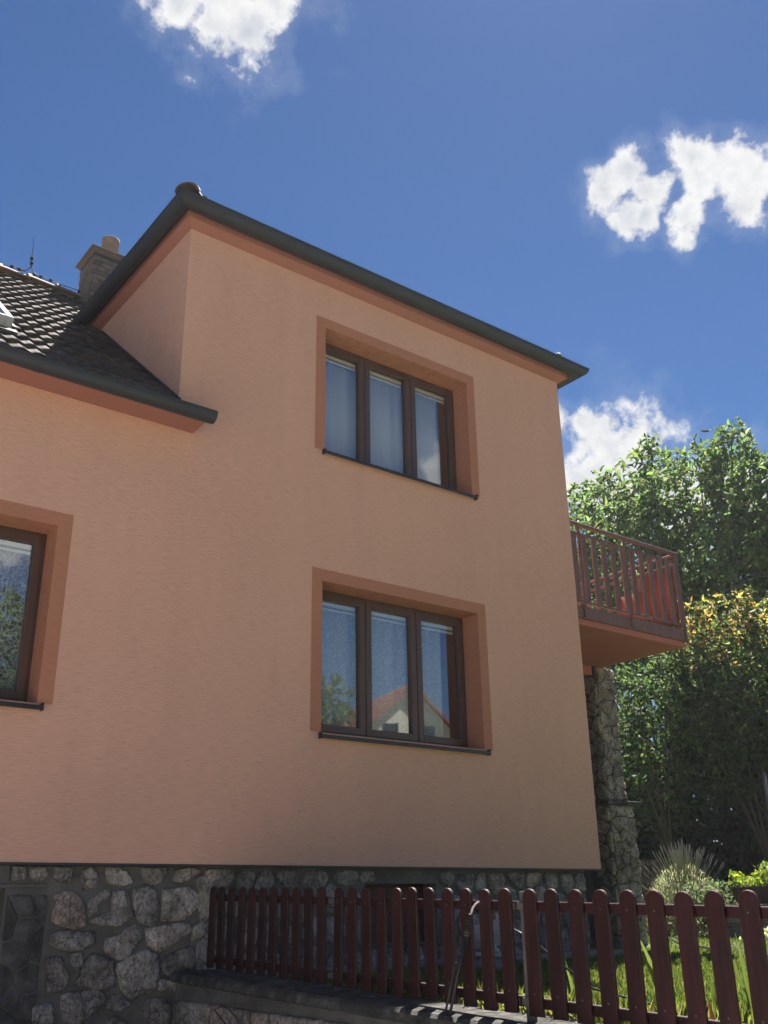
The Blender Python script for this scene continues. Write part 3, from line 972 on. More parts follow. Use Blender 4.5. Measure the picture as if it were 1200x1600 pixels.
def stone(poly, mapf, parent, depth, joint, seed, fine=True, mat='stone'):
    """one rounded, rough faced stone; poly in (u, v); mapf(u, v, w) -> world, w proud of the wall"""
    r_ = random.Random(seed)
    cx = sum(p_[0] for p_ in poly) / len(poly); cy = sum(p_[1] for p_ in poly) / len(poly)
    ext = max(max(p_[0] for p_ in poly) - min(p_[0] for p_ in poly), max(p_[1] for p_ in poly) - min(p_[1] for p_ in poly))
    if ext < .05:
        return
    n = 24 if fine else 12
    ring = []
    per = [math.dist(poly[i], poly[(i + 1) % len(poly)]) for i in range(len(poly))]
    tot = sum(per)
    for k in range(n):
        d = tot * k / n
        i = 0
        while d > per[i] and i < len(per) - 1:
            d -= per[i]; i += 1
        a, b = poly[i], poly[(i + 1) % len(poly)]
        t = d / max(per[i], 1e-6)
        ring.append((a[0] + (b[0] - a[0]) * t, a[1] + (b[1] - a[1]) * t))
    for _ in range(0 if fine else 1):
        ring = [((ring[k - 1][0] + 2 * ring[k][0] + ring[(k + 1) % n][0]) / 4, (ring[k - 1][1] + 2 * ring[k][1] + ring[(k + 1) % n][1]) / 4) for k in range(n)]
    s0_ = max(.5, 1 - joint / (ext * .5))
    tx, ty = r_.uniform(-.25, .25), r_.uniform(-.25, .25)
    prof = [(1.0, -.03), (.995, .5), (.955, .9), (.66, 1.0), (.33, 1.02)] if fine else [(1.0, -.03), (.98, .6), (.86, 1.0), (.4, 1.05)]
    vs = []
    for (sc, w) in prof:
        for k in range(n):
            jx = sc * s0_ * (1 + (r_.uniform(-.05, .05) if sc < .99 else 0))
            u_, v_ = cx + (ring[k][0] - cx) * jx, cy + (ring[k][1] - cy) * jx
            ww = w * depth
            if w > 0:
                ww += depth * (.75 * mnoise.noise(Vector((u_ * 9 + seed, v_ * 9, seed * .37))) + .5 * mnoise.noise(Vector((u_ * 23, v_ * 23, seed * .7)))) + depth * ((u_ - cx) * tx + (v_ - cy) * ty) / ext * 2
            else:
                ww = -.03
            vs.append((u_, v_, ww))
    vs.append((cx, cy, depth * (1.02 + r_.uniform(-.1, .1))))
    fs = []
    for i in range(len(prof) - 1):
        for k in range(n):
            k2 = (k + 1) % n
            fs.append((i * n + k, i * n + k2, (i + 1) * n + k2, (i + 1) * n + k))
    L_ = (len(prof) - 1) * n
    for k in range(n):
        fs.append((L_ + k, L_ + (k + 1) % n, len(vs) - 1))
    b = MB().add([mapf(*q) for q in vs], fs)
    return b.build('stone', mat, parent, smooth=True, origin=mapf(cx, cy, 0))

PY = .10
GX, GZ = 2.39, 1.78          # garage opening: right jamb and head
BW = (5.60, 6.45, 1.30, 1.81)
pl = MB()
pl.box(GX, BW[0], PY, .5, 0, 1.936)
pl.box(BW[1], 8.55, PY, .5, 0, 1.936)
pl.box(BW[0], BW[1], PY, .5, 0, BW[2])
pl.box(BW[0], BW[1], PY, .5, BW[3], 1.936)
pl.box(-3.0, GX, PY, .5, GZ + .03, 1.936)
pl.box(-5.0, -3.0, PY, .5, 0, 1.936)
pl.box(8.15, 8.55, .5, 8.7, 0, 1.936)
plinth = pl.build('stone_plinth', 'mortar', house, origin=(5, PY, 0))
MB().box(-3.0, GX + .30, PY - .014, .45, GZ, GZ + .035).build('garage_lintel', 'mortar', house, bevel=.008)
MB().box(-2.98, GX + .6, 1.6, 1.65, 0, 1.93).build('garage_door', 'garage', house)
f_pl = lambda u_, v_, w: (u_, PY - w, v_)
STONES = [[(2.331, 1.938), (2.391, 1.942), (2.401, 1.858), (2.383, 1.827), (2.345, 1.827)], [(2.41, 1.938), (2.482, 1.949), (2.514, 1.917), (2.518, 1.844), (2.465, 1.837), (2.417, 1.832)], [(2.547, 1.925), (2.585, 1.94), (2.664, 1.941), (2.683, 1.874), (2.652, 1.837), (2.583, 1.827), (2.552, 1.859)], [(2.722, 1.926), (2.785, 1.942), (2.844, 1.917), (2.879, 1.852), (2.848, 1.812), (2.765, 1.83), (2.727, 1.852)], [(2.945, 1.905), (3.0, 1.936), (3.056, 1.883), (3.083, 1.815), (3.034, 1.767), (2.968, 1.762), (2.937, 1.822)], [(3.128, 1.93), (3.221, 1.946), (3.296, 1.892), (3.347, 1.815), (3.253, 1.796), (3.148, 1.815)], [(3.417, 1.924), (3.616, 1.929), (3.652, 1.902), (3.589, 1.814), (3.481, 1.799), (3.405, 1.861)], [(3.711, 1.91), (3.822, 1.935), (3.919, 1.912), (3.874, 1.863), (3.773, 1.818), (3.688, 1.833)], [(3.894, 1.855), (4.056, 1.896), (4.145, 1.88), (4.138, 1.831), (4.033, 1.782), (3.978, 1.733), (3.917, 1.79)], [(2.745, 1.727), (2.822, 1.753), (2.904, 1.748), (2.951, 1.692), (3.004, 1.606), (3.001, 1.525), (2.922, 1.502), (2.831, 1.525), (2.758, 1.545), (2.75, 1.61), (2.772, 1.653)], [(3.008, 1.695), (3.151, 1.777), (3.169, 1.731), (3.095, 1.664), (3.076, 1.605), (3.02, 1.584)], [(3.197, 1.746), (3.282, 1.761), (3.332, 1.692), (3.351, 1.57), (3.279, 1.514), (3.126, 1.522), (3.027, 1.547), (3.118, 1.597), (3.201, 1.618)], [(3.363, 1.768), (3.482, 1.791), (3.555, 1.736), (3.585, 1.627), (3.581, 1.565), (3.545, 1.502), (3.432, 1.538), (3.375, 1.63)], [(3.62, 1.759), (3.813, 1.782), (3.95, 1.718), (3.945, 1.654), (3.855, 1.584), (3.811, 1.546), (3.619, 1.542), (3.617, 1.642)], [(2.76, 1.459), (2.812, 1.486), (3.081, 1.472), (3.08, 1.399), (3.011, 1.358), (2.883, 1.348), (2.759, 1.395)], [(3.177, 1.425), (3.285, 1.444), (3.331, 1.503), (3.416, 1.52), (3.461, 1.454), (3.428, 1.388), (3.351, 1.287), (3.284, 1.278), (3.177, 1.337)], [(3.499, 1.483), (3.667, 1.51), (3.813, 1.522), (3.857, 1.474), (3.838, 1.428), (3.714, 1.363), (3.619, 1.314), (3.516, 1.377)], [(2.738, 1.305), (2.846, 1.321), (2.87, 1.25), (2.906, 1.206), (2.908, 1.122), (2.834, 1.085), (2.76, 1.082)], [(2.916, 1.333), (3.005, 1.337), (3.01, 1.286), (2.978, 1.21), (2.932, 1.261)], [(3.013, 1.258), (3.079, 1.327), (3.226, 1.27), (3.261, 1.16), (3.251, 1.096), (3.137, 1.081), (2.963, 1.126), (3.004, 1.187)], [(3.283, 1.246), (3.401, 1.3), (3.519, 1.34), (3.597, 1.292), (3.613, 1.098), (3.544, 1.043), (3.413, 1.005), (3.337, 1.07), (3.279, 1.188)], [(3.633, 1.246), (3.718, 1.302), (3.889, 1.357), (3.93, 1.218), (3.856, 1.16), (3.712, 1.149), (3.656, 1.185)], [(3.881, 1.482), (3.979, 1.558), (4.017, 1.51), (4.005, 1.447), (3.887, 1.38)], [(3.936, 1.356), (4.015, 1.439), (4.035, 1.275), (3.965, 1.193), (3.932, 1.263)], [(2.883, 1.061), (2.96, 1.077), (3.121, 1.079), (3.192, 1.05), (3.188, 0.979), (3.104, 0.929), (3.03, 0.868), (2.918, 0.887), (2.89, 0.971)], [(3.222, 1.048), (3.322, 1.042), (3.396, 0.973), (3.333, 0.928), (3.224, 0.942)], [(2.676, 0.999), (2.795, 1.018), (2.834, 0.948), (2.834, 0.883), (2.688, 0.893)], [(3.149, 0.802), (3.286, 0.903), (3.391, 0.842), (3.399, 0.754)], [(3.548, 1.0), (3.688, 0.998), (3.738, 0.915), (3.737, 0.816), (3.579, 0.828), (3.503, 0.916)], [(2.51, 1.728), (2.633, 1.735), (2.699, 1.64), (2.684, 1.568), (2.559, 1.578), (2.505, 1.643)], [(2.476, 1.516), (2.563, 1.542), (2.666, 1.455), (2.601, 1.359), (2.492, 1.39)], [(3.615, 1.135), (3.76, 1.105), (3.765, 1.031), (3.622, 1.054)], [(3.789, 1.074), (3.898, 1.083), (3.912, 1.007), (3.866, 0.877), (3.798, 0.955)], [(2.506, 1.28), (2.608, 1.303), (2.71, 1.215), (2.711, 1.078), (2.593, 1.058), (2.507, 1.157)], [(2.485, 0.985), (2.632, 0.988), (2.666, 0.895), (2.653, 0.814), (2.505, 0.826)]]
for i, poly in enumerate(STONES):
    cu, cv = sum(a for a, b in poly) / len(poly), sum(b for a, b in poly) / len(poly)
    poly = [(max(cu + (a - cu) * 1.10, GX + .01), min(cv + (b - cv) * 1.10, 1.935)) for a, b in poly]
    if i in (29, 30, 33, 34):
        continue
    faint = False
    stone(poly, f_pl, plinth, .012 if faint else .035, .004, 100 + i, True, 'mortar' if faint else 'stone')
for i, poly in enumerate(vor(3.93, 8.55, 1.10, 1.93, .19, 5, 1.3, [BW])):
    stone(poly, f_pl, plinth, .03, .016, 300 + i, False)
for i, poly in enumerate(vor(2.55, 3.95, .02, .80, .26, 6, 1.2)):
    stone(poly, f_pl, plinth, .035, .02, 500 + i, False)
for i, poly in enumerate(vor(2.41, 2.70, .80, 1.74, .16, 17, 1.0)):
    stone(poly, f_pl, plinth, .016, .006, 600 + i, True, 'cement_stone')
# basement opening: recess with reddish boards
bw = MB().box(BW[0], BW[1], .30, .33, BW[2], BW[3]).build('basement_window', 'basement_wood', house, origin=((BW[0] + BW[1]) / 2, .3, BW[2]))
for k in range(4):
    z = BW[2] + .02 + k * .122
    MB().box(BW[0] + .02, BW[1] - .02, .27, .299, z, z + .108).build('board', 'basement_wood', bw, bevel=.006)
MB().box(BW[0] - .03, BW[1] + .03, PY - .05, PY + .16, BW[2] - .03, BW[2] - .002).build('sill', 'concrete', bw, bevel=.008)

# paving strip along the plinth
S(MB().box(4.06, 8.75, -.20, .099, 1.0, 1.155).build('paving_strip', 'paving', bevel=.01))

# retaining wall under the fence
def capz(y):
    return 1.178 + .026 * y
rwall = empty('retaining_wall', (3.9, -3.5, 0), 'low rubble stone retaining wall with concrete cap below the picket fence', 'wall')
rb = MB()
rb.hexa([(3.76, -7.2, 0), (4.10, -7.2, 0), (4.10, .08, 0), (3.76, .08, 0), (3.76, -7.2, capz(-7.2) - .075), (4.10, -7.2, capz(-7.2) - .075), (4.10, .08, capz(.08) - .075), (3.76, .08, capz(.08) - .075)])
rbo = rb.build('core', 'mortar', rwall)
cpb = MB()
yy = .08
while yy > -7.2:
    y2 = max(yy - 1.45, -7.2)
    b = MB()
    m_ = 16
    rows_ = []
    for k in range(m_ + 1):
        y = yy - .006 + (y2 - yy + .006) * k / m_
        w1, w2 = mnoise.noise(Vector((0, y * 5, 1))), mnoise.noise(Vector((3, y * 13, 5)))
        xa = 3.700 + .022 * w1 + .012 * w2
        zt_ = capz(y) + .010 * mnoise.noise(Vector((7, y * 4, 2)))
        rows_ += [(xa + .02, y, capz(y) - .074), (xa, y, capz(y) - .06 + .006 * w2), (xa + .004, y, zt_ - .022), (xa + .028, y, zt_ - .004 + .006 * w2), (3.85, y, zt_ + .004 * w1), (4.13, y, zt_), (4.13, y, capz(y) - .074)]
    fs_ = []
    for k in range(m_):
        for e in range(7):
            fs_.append((k * 7 + e, k * 7 + (e + 1) % 7, (k + 1) * 7 + (e + 1) % 7, (k + 1) * 7 + e))
    fs_ += [tuple(range(7)), tuple(m_ * 7 + e for e in range(6, -1, -1))]
    b.add(rows_, fs_)
    b.build('cap_slab', 'concrete', rwall, smooth=False)
    yy = y2
f_rw = lambda u_, v_, w: (3.76 - w, -u_, v_)
for i, poly in enumerate(vor(-.05, 7.1, .03, .995, .24, 9, 1.15)):
    poly = [(a, min(b, capz(-a) - .085)) for a, b in poly]
    stone(poly, f_rw, rwall, .035, .014, 700 + i, i % 1 == 0)

# ------------------------------------------------------------------ picket fence
fence = empty('picket_fence', (3.9, -2.5, 1.1), 'dark red-brown picket fence with rounded tops on the retaining wall', 'fence')
FA = R(-91.7)
FD = Vector((math.cos(FA), math.sin(FA), 0))
FN = Vector((-FD.y, FD.x, 0)) * 1.0          # towards the garden
if FN.x < 0:
    FN = -FN
PW, PT, PH = .094, .020, .588
def picket_mesh(seed):
    r_ = random.Random(seed)
    b = MB()
    n = 10
    out_ = [(-PW / 2, 0)]
    hh = PH - PW / 2
    out_ = [(-PW / 2, 0), (PW / 2, 0)] + [(PW / 2 * math.cos(math.pi * k / n), hh + PW / 2 * math.sin(math.pi * k / n)) for k in range(n + 1)]
    m_ = len(out_)
    vs = [(u_, -PT / 2, v_) for u_, v_ in out_] + [(u_, PT / 2, v_) for u_, v_ in out_]
    fs = [tuple(range(m_)), tuple(range(2 * m_ - 1, m_ - 1, -1))] + [(k, (k + 1) % m_, m_ + (k + 1) % m_, m_ + k) for k in range(m_)]
    b.add(vs, fs)
    me = b.mesh('picket', bevel=.003)
    me.materials.append(M['picket'])
    return me
PM = picket_mesh(1)
sb = MB()
sb.tube([(0, 0, 0), (0, -.004, 0)], .004, 6)
tpos = [i * .161 for i in range(11)] + [10 * .161 + .198 + i * .161 for i in range(11)] + [20 * .161 + .198 + .182 + i * .161 for i in range(21)]
F0 = Vector((3.959, -.1, 0))
def ftop(t):
    return 1.787 - t * .0231
screwm = MB().tube([(0, 0, 0), (0, -.003, 0)], .0045, 7).mesh('screw')
screwm.materials.append(M['zinc'])
rotz = math.atan2(FD.y, FD.x)
for i, t in enumerate(tpos):
    p_ = F0 + FD * t
    z = ftop(t) - PH + rng.uniform(-.004, .004)
    ob = inst('picket', PM, fence, (p_.x, p_.y, z), (rng.uniform(-.010, .010), rng.uniform(-.013, .013), rotz + rng.uniform(-.02, .02)))
    # in local space -y of a picket faces the drive
    for zz in (.50, .10):
        q = p_ - FN * (PT / 2 - .0005)
        inst('screw', screwm, fence, (q.x, q.y, z + zz), (0, 0, rotz))
def frail(t0, t1, dz0, h):
    a, b = F0 + FD * t0, F0 + FD * t1
    o0, o1 = FN * (PT / 2 + .002), FN * (PT / 2 + .030)
    vs = []
    for dz in (-h, 0):
        for q, o_, t in ((a, o0, t0), (b, o0, t1), (b, o1, t1), (a, o1, t0)):
            v = q + o_
            vs.append((v.x, v.y, ftop(t) + dz0 + dz))
    return MB().hexa(vs).build('rail', 'picket', fence, bevel=.003, origin=((a.x + b.x) / 2, (a.y + b.y) / 2, ftop((t0 + t1) / 2) + dz0))
for t0, t1 in ((-.06, tpos[10] + .075), (tpos[11] - .075, tpos[21] + .07), (tpos[22] - .06, tpos[42] + .05)):
    frail(t0, t1, -.060, .048)
    frail(t0, t1, -.505, .048)
for t in (tpos[10] + .115, tpos[21] + .085, 6.95):
    p_ = F0 + FD * t + FN * .055
    MB().box(p_.x - .02, p_.x + .02, p_.y - .02, p_.y + .02, capz(p_.y) - .01, ftop(t) - .012).build('post', 'zinc', fence, bevel=.003)
    for dz in (-.085, -.53):
        q = p_ - FN * .03
        MB().box(q.x - .012, q.x + .004, q.y - .055, q.y + .055, ftop(t) + dz - .018, ftop(t) + dz + .018).build('bracket', 'zinc', fence, bevel=.002)

# ------------------------------------------------------------------ balcony
BX0, BX1, BY0, BY1 = XR + .002, 11.15, .19, 5.6  # depth extended out of view to shade the space under the slab
balc = MB().box(BX0, BX1 - .03, BY0 + .045, BY1, 4.80, 4.97).build('balcony', 'slab_paint', house, bevel=.01, origin=(BX0, BY0, 4.8))
MB().box(BX0, BX1, BY0, BY0 + .04, 4.872, 5.03).build('edge_board', 'balc_wood', balc, bevel=.006)
MB().box(BX1 - .029, BX1 + .01, BY0 + .041, BY1, 4.872, 5.03).build('edge_board', 'balc_wood', balc, bevel=.006)
MB().box(BX0, BX1 - .03, BY0 + .041, BY1, 4.972, 5.0).build('balcony_floor', 'paving', balc)
MB().box(BX0, 10.9, 1.70, 2.3, 4.66, 4.798).build('beam', 'slab_paint', house, bevel=.008)
TZ = 6.15
MB().box(BX0, BX1 + .03, BY0 - .01, BY0 + .05, TZ - .04, TZ).build('handrail', 'balc_wood', balc, bevel=.006)
MB().box(BX0, BX1, BY0 + .005, BY0 + .035, TZ - .17, TZ - .135).build('rail', 'balc_wood', balc, bevel=.003)
MB().box(BX0, BX1, BY0 + .005, BY0 + .035, 5.075, 5.11).build('rail', 'balc_wood', balc, bevel=.003)
slm = MB().box(-.044, .044, -.011, .011, 0, .93).mesh('slat', bevel=.003)
slm.materials.append(M['balc_wood'])
x = BX0 + .06
k = 0
while x < BX1 - .05:
    inst('slat', slm, balc, (x, BY0 - .008, 5.065), (0, 0, rng.uniform(-.02, .02)))
    x += .19
for x in (9.08, 9.98, 11.10):
    MB().box(x - .022, x + .022, BY0 - .022, BY0 - .0, 4.885, TZ - .041).build('post', 'balc_wood', balc, bevel=.003)
MB().box(BX1 - .03, BX1 + .03, BY0 + .051, BY1, TZ - .04, TZ).build('handrail', 'balc_wood', balc, bevel=.006)
MB().box(BX1 - .02, BX1 + .01, BY0 + .036, BY1, TZ - .17, TZ - .135).build('rail', 'balc_wood', balc, bevel=.003)
MB().box(BX1 - .02, BX1 + .01, BY0 + .036, BY1, 5.075, 5.11).build('rail', 'balc_wood', balc, bevel=.003)
y = BY0 + .16
while y < BY1:
    inst('slat', slm, balc, (BX1 + .022, y, 5.065), (0, 0, math.pi / 2))
    y += .19
MB().box(BX0, BX1, BY1 - .03, BY1, TZ - .04, TZ).build('handrail', 'balc_wood', balc, bevel=.006)
x = BX0 + .10
while x < BX1 - .05:
    inst('slat', slm, balc, (x, BY1 - .02, 5.065))
    x += .19
# translucent orange-red panels inside the railing
for (y0_, y1_, zt, lab) in ((.27, .72, 5.93, 'short'), (.76, 1.30, 5.74, 'mid'), (1.36, 2.0, 5.45, 'rear')):
    b = MB()
    n = 12
    vs = [(BX1 - .05 + .012 * math.sin(k * 1.9), y0_ + (y1_ - y0_) * k / n, z) for z in (5.12, zt) for k in range(n + 1)]
    b.add(vs, [(k, k + 1, n + 2 + k, n + 1 + k) for k in range(n)])
    so = b.build('balcony_panel', 'screen', balc, smooth=True)
    sm_ = so.modifiers.new('thickness', 'SOLIDIFY')
    sm_.thickness = .004

# dark boarded screen added where shade falls between the house and the pillar
tw = MB().box(BX0, 10.92, 1.98, 2.0, 1.08, 4.655).build('added_dark_screen', 'garage', house, origin=(BX0, 1.98, 1.08))
x = BX0 + .02
while x < 10.86:
    MB().box(x, x + .13, 1.955, 1.979, 1.10, 4.65).build('board', 'garage', tw, bevel=.004)
    x += .14
# stone pillar under the balcony
pil = empty('stone_pillar', (11.2, 1.95, 1.07), 'rubble stone pillar with a ledge halfway up carrying the balcony', 'pillar')
pillar_core = MB().box(10.93, 11.32, 1.68, 2.30, 2.92, 4.797)
pillar_core.build('core', 'mortar', pil)
MB().box(10.95, 11.46, 1.68, 2.32, .9, 2.86).build('core', 'mortar', pil)
MB().box(10.86, 11.58, 1.60, 2.40, 2.862, 2.918).build('ledge_slab', 'concrete', pil, bevel=.008)
for (u0, u1, v0, v1, yf, sd_) in ((10.93, 11.32, 2.92, 4.79, 1.68, 31), (10.95, 11.46, 1.05, 2.86, 1.68, 32)):
    for i, poly in enumerate(vor(u0, u1, v0, v1, .17, sd_, 1.05)):
        stone(poly, (lambda yf: lambda a, b, w: (a, yf - w, b))(yf), pil, .035, .010, sd_ * 50 + i, True)
for (xf, v0, v1, sd_) in ((10.93, 2.92, 4.65, 33), (10.95, 1.05, 2.86, 34)):
    for i, poly in enumerate(vor(-2.30, -1.66, v0, v1, .19, sd_, 1.1)):
        stone(poly, (lambda xf: lambda a, b, w: (xf - w, -a, b))(xf), pil, .03, .010, sd_ * 50 + i, False)
for (xf, v0, v1, sd_) in ((11.32, 2.92, 4.65, 35), (11.46, 1.05, 2.86, 36)):
    for i, poly in enumerate(vor(1.68, 2.30, v0, v1, .19, sd_, 1.1)):
        stone(poly, (lambda xf: lambda a, b, w: (xf + w, a, b))(xf), pil, .03, .010, sd_ * 50 + i, False)

# ------------------------------------------------------------------ curtains behind the panes
def curtain(name, x0, x1, z0, z1, mat, label, amp=.010, yc=.346):
    n = 60
    vs = []
    for z in (z0, z1):
        for k in range(n + 1):
            u_ = k / n
            x = x0 + (x1 - x0) * u_
            vs.append((x, yc + amp * math.sin(u_ * (x1 - x0) * 34 + 1.3 * math.sin(u_ * 9)) + (.01 * math.sin(u_ * 40) if z == z0 else 0), z))
    b = MB().add(vs, [(k, k + 1, n + 2 + k, n + 1 + k) for k in range(n)])
    o = b.build(name, mat, None, smooth=True, origin=((x0 + x1) / 2, yc, z0))
    s_ = o.modifiers.new('thickness', 'SOLIDIFY')
    s_.thickness = .002
    return tag(o, label, 'curtain')
curtain('curtain', 5.06, 6.82, 3.14, 4.53, 'lace', 'fine lace curtain hanging behind the ground floor window right of centre')
curtain('curtain', 5.06, 6.90, 6.0, 7.41, 'voile', 'plain pale curtain hanging behind the upper storey window')
curtain('curtain', .41, 2.40, 3.14, 4.53, 'lace_big', 'scroll patterned lace curtain behind the window cut by the left edge')

# ------------------------------------------------------------------ leaves
def leaf_object(name, centers, dirs, L_, W_, cols, parent, mat='leaf', origin=None, fold=.25, kind='stuff', up=None, bend=.15):
    """centers (n,3) leaf bases, dirs (n,3); one mesh of folded leaf blades"""
    n = len(centers)
    d = dirs / np.linalg.norm(dirs, axis=1, keepdims=True)
    rnd = nrng.normal(size=(n, 3))
    if up is not None:
        rnd = rnd * .6 + np.array(up)
    s_ = np.cross(d, rnd)
    s_ /= np.linalg.norm(s_, axis=1, keepdims=True) + 1e-9
    nn = np.cross(s_, d)
    Lr = (np.ones(n) * L_ if np.isscalar(L_) else L_)[:, None]
    Wr = (np.ones(n) * W_ if np.isscalar(W_) else W_)[:, None]
    org = np.array(origin if origin is not None else (0, 0, 0))
    p0 = centers
    mid = centers + d * Lr * .5 + nn * Lr * bend * .5
    v = np.empty((n, 6, 3))
    v[:, 0] = p0
    v[:, 1] = centers + d * Lr * .32 + s_ * Wr * .5 + nn * Wr * fold
    v[:, 2] = centers + d * Lr * .72 + s_ * Wr * .36 + nn * (Wr * fold - Lr * bend * .3)
    v[:, 3] = centers + d * Lr - nn * Lr * bend
    v[:, 4] = centers + d * Lr * .72 - s_ * Wr * .36 + nn * (Wr * fold - Lr * bend * .3)
    v[:, 5] = centers + d * Lr * .32 - s_ * Wr * .5 + nn * Wr * fold
    v = (v - org).reshape(-1, 3)
    idx = np.arange(n)[:, None] * 6
    f_ = np.concatenate([idx + np.array([[0, 1, 2, 3]]), idx + np.array([[0, 3, 4, 5]])], axis=1).reshape(-1)
    me = bpy.data.meshes.new(name)
    me.vertices.add(n * 6)
    me.vertices.foreach_set('co', v.ravel())
    me.loops.add(n * 8)
    me.loops.foreach_set('vertex_index', f_.astype(np.int32))
    me.polygons.add(n * 2)
    me.polygons.foreach_set('loop_start', np.arange(0, n * 8, 4, dtype=np.int32))
    me.update(calc_edges=True)
    ca = me.color_attributes.new('Col', 'FLOAT_COLOR', 'POINT')
    cc = np.ones((n, 6, 4))
    cc[:, :, :3] = cols[:, None, :]
    ca.data.foreach_set('color', cc.ravel())
    o = link(name, me, mat, parent, Vector(org), False)
    if kind:
        o['kind'] = kind
    return o
def sprays(lobes, per_m2, n_leaf, twig, droop, seed, inner=.45):
    g = np.random.default_rng(seed)
    P, D, H = [], [], []
    for (x, y, z, r_) in lobes:
        k = max(6, int(per_m2 * 12.6 * r_ * r_))
        q = g.normal(size=(k, 3))
        q /= np.linalg.norm(q, axis=1, keepdims=True)
        rad = r_ * (inner + (1.12 - inner) * g.random(k) ** .6)
        rad *= 1 + .18 * np.sin(q[:, 0] * 7 + x) * np.cos(q[:, 2] * 6 + z)
        c = np.array((x, y, z)) + q * rad[:, None]
        dr = q * .8 + g.normal(size=(k, 3)) * .45 + np.array((0, 0, .25))
        dr /= np.linalg.norm(dr, axis=1, keepdims=True)
        for j in range(n_leaf):
            t = (j + .5) / n_leaf
            b = c + dr * (twig * (t - .5)) + np.array((0, 0, -1)) * (droop * twig * t * t)
            ld = dr * .55 + g.normal(size=(k, 3)) * .75 + np.array((0, 0, -droop))
            P.append(b + g.normal(size=(k, 3)) * .02)
            D.append(ld)
            H.append(q[:, 2] * (rad / r_))
    return np.concatenate(P), np.concatenate(D), np.concatenate(H)
def vary(base, n, amt, g=nrng):
    c = np.array(base)[None, :] * (1 + g.normal(size=(n, 1)) * amt)
    c = c * (1 + g.normal(size=(n, 3)) * amt * .4)
    return np.clip(c, .004, .9)
def limbs(base, targets, r0, parent, name, fork=.45, seed=1):
    r_ = random.Random(seed)
    b = MB()
    base = Vector(base)
    top = sum((Vector(t[:3]) for t in targets), Vector()) / len(targets)
    top = base.lerp(top, fork)
    pts = [base + Vector((0, 0, -.1))]
    for k in range(1, 5):
        pts.append(base.lerp(top, k / 4) + Vector((r_.uniform(-.08, .08), r_.uniform(-.08, .08), 0)))
    b.tube(pts, [r0 * 1.25, r0, r0 * .9, r0 * .8, r0 * .62], 9)
    for t in targets:
        e = Vector(t[:3])
        s_ = pts[r_.choice((2, 3, 4, 4))]
        m_ = s_.lerp(e, .5) + Vector((r_.uniform(-.3, .3), r_.uniform(-.3, .3), r_.uniform(-.1, .4))) * (e - s_).length * .2
        b.tube([s_, s_.lerp(m_, .6), m_, m_.lerp(e, .6), e], [r0 * .42, r0 * .34, r0 * .26, r0 * .16, r0 * .05], 6)
    return b.build(name, 'bark', parent, smooth=True)
def tree(name, label, cat, base, lobes, cols, L_, W_, per_m2, n_leaf, twig, droop, r0, seed, group=None, young=None, inner=.45, fork=.45):
    t = empty(name, base, label, cat, group)
    limbs(base, lobes, r0, t, 'trunk', fork, seed)
    P, D, H = sprays(lobes, per_m2, n_leaf, twig, droop, seed, inner)
    n = len(P)
    g = np.random.default_rng(seed + 5)
    c = vary(cols[0], n, .25, g)
    pick = g.random(n)
    for k, cc in enumerate(cols[1:]):
        m_ = pick < .3 * (k + 1)
        m_ &= pick >= .3 * k
        c[m_] = vary(cc, n, .25, g)[m_]
    if young is not None:
        ztop, span, ycols = young
        h = (P[:, 2] - ztop) / span
        w = g.random(n) < np.clip(h, 0, 1) * .5
        yc = np.where(g.random((n, 1)) < .5, vary(ycols[0], n, .2, g), vary(ycols[1], n, .2, g))
        c[w] = yc[w]
    sz = .5 + 1.0 * g.random(n) ** 1.3
    leaf_object('crown', P, D, L_ * sz * (.9 + .2 * g.random(n)), W_ * sz * (.85 + .3 * g.random(n)), c, t, origin=base)
    return t

WAL= [(21.5, 10.77, 11.93, 1.07), (21.0, 9.2, 12.03, 1.11), (21.6, 8.45, 12.62, 1.11), (21.2, 7.52, 13.23, 0.61), (20.6, 6.43, 11.48, 1.1), (21.3, 6.1, 12.28, 0.82), (21.0, 5.12, 12.21, 0.75), (21.0, 4.88, 12.83, 0.33), (21.5, 4.62, 11.61, 0.98), (21.0, 3.66, 11.22, 1.09), (21.8, 10.82, 10.57, 1.06), (20.7, 8.14, 10.38, 1.48), (21.4, 6.87, 10.43, 1.46), (20.6, 4.76, 9.97, 1.33), (21.3, 3.81, 10.0, 1.4), (21.5, 9.9, 9.02, 1.28), (21.2, 7.48, 8.86, 1.36), (21.5, 5.94, 8.79, 1.39), (21.2, 4.4, 8.35, 1.3), (21.8, 9.17, 7.8, 1.42), (21.9, 7.18, 7.6, 1.34), (21.8, 5.35, 7.06, 1.26)]
PHO= [(16.4, 3.75, 6.61, 0.38), (16.6, 3.31, 6.77, 0.48), (16.4, 2.55, 6.64, 0.44), (16.6, 2.1, 6.4, 0.54), (16.6, 3.73, 5.99, 0.7), (16.4, 2.83, 5.79, 0.79), (16.7, 2.26, 5.53, 0.78), (16.7, 3.88, 5.07, 0.82), (16.5, 2.8, 4.76, 0.89), (16.7, 2.03, 4.67, 0.81), (16.9, 3.88, 4.1, 0.75), (16.9, 2.82, 3.86, 0.71)]
DRK= [(15.6, 4.61, 5.64, 0.43), (15.9, 4.1, 5.65, 0.56), (15.7, 4.9, 4.94, 0.46), (16.0, 4.45, 4.84, 0.69), (16.1, 3.8, 5.12, 0.62), (15.8, 5.01, 4.15, 0.48), (16.1, 4.5, 3.99, 0.68), (15.9, 5.05, 3.31, 0.45), (16.4, 4.51, 3.41, 0.5)]
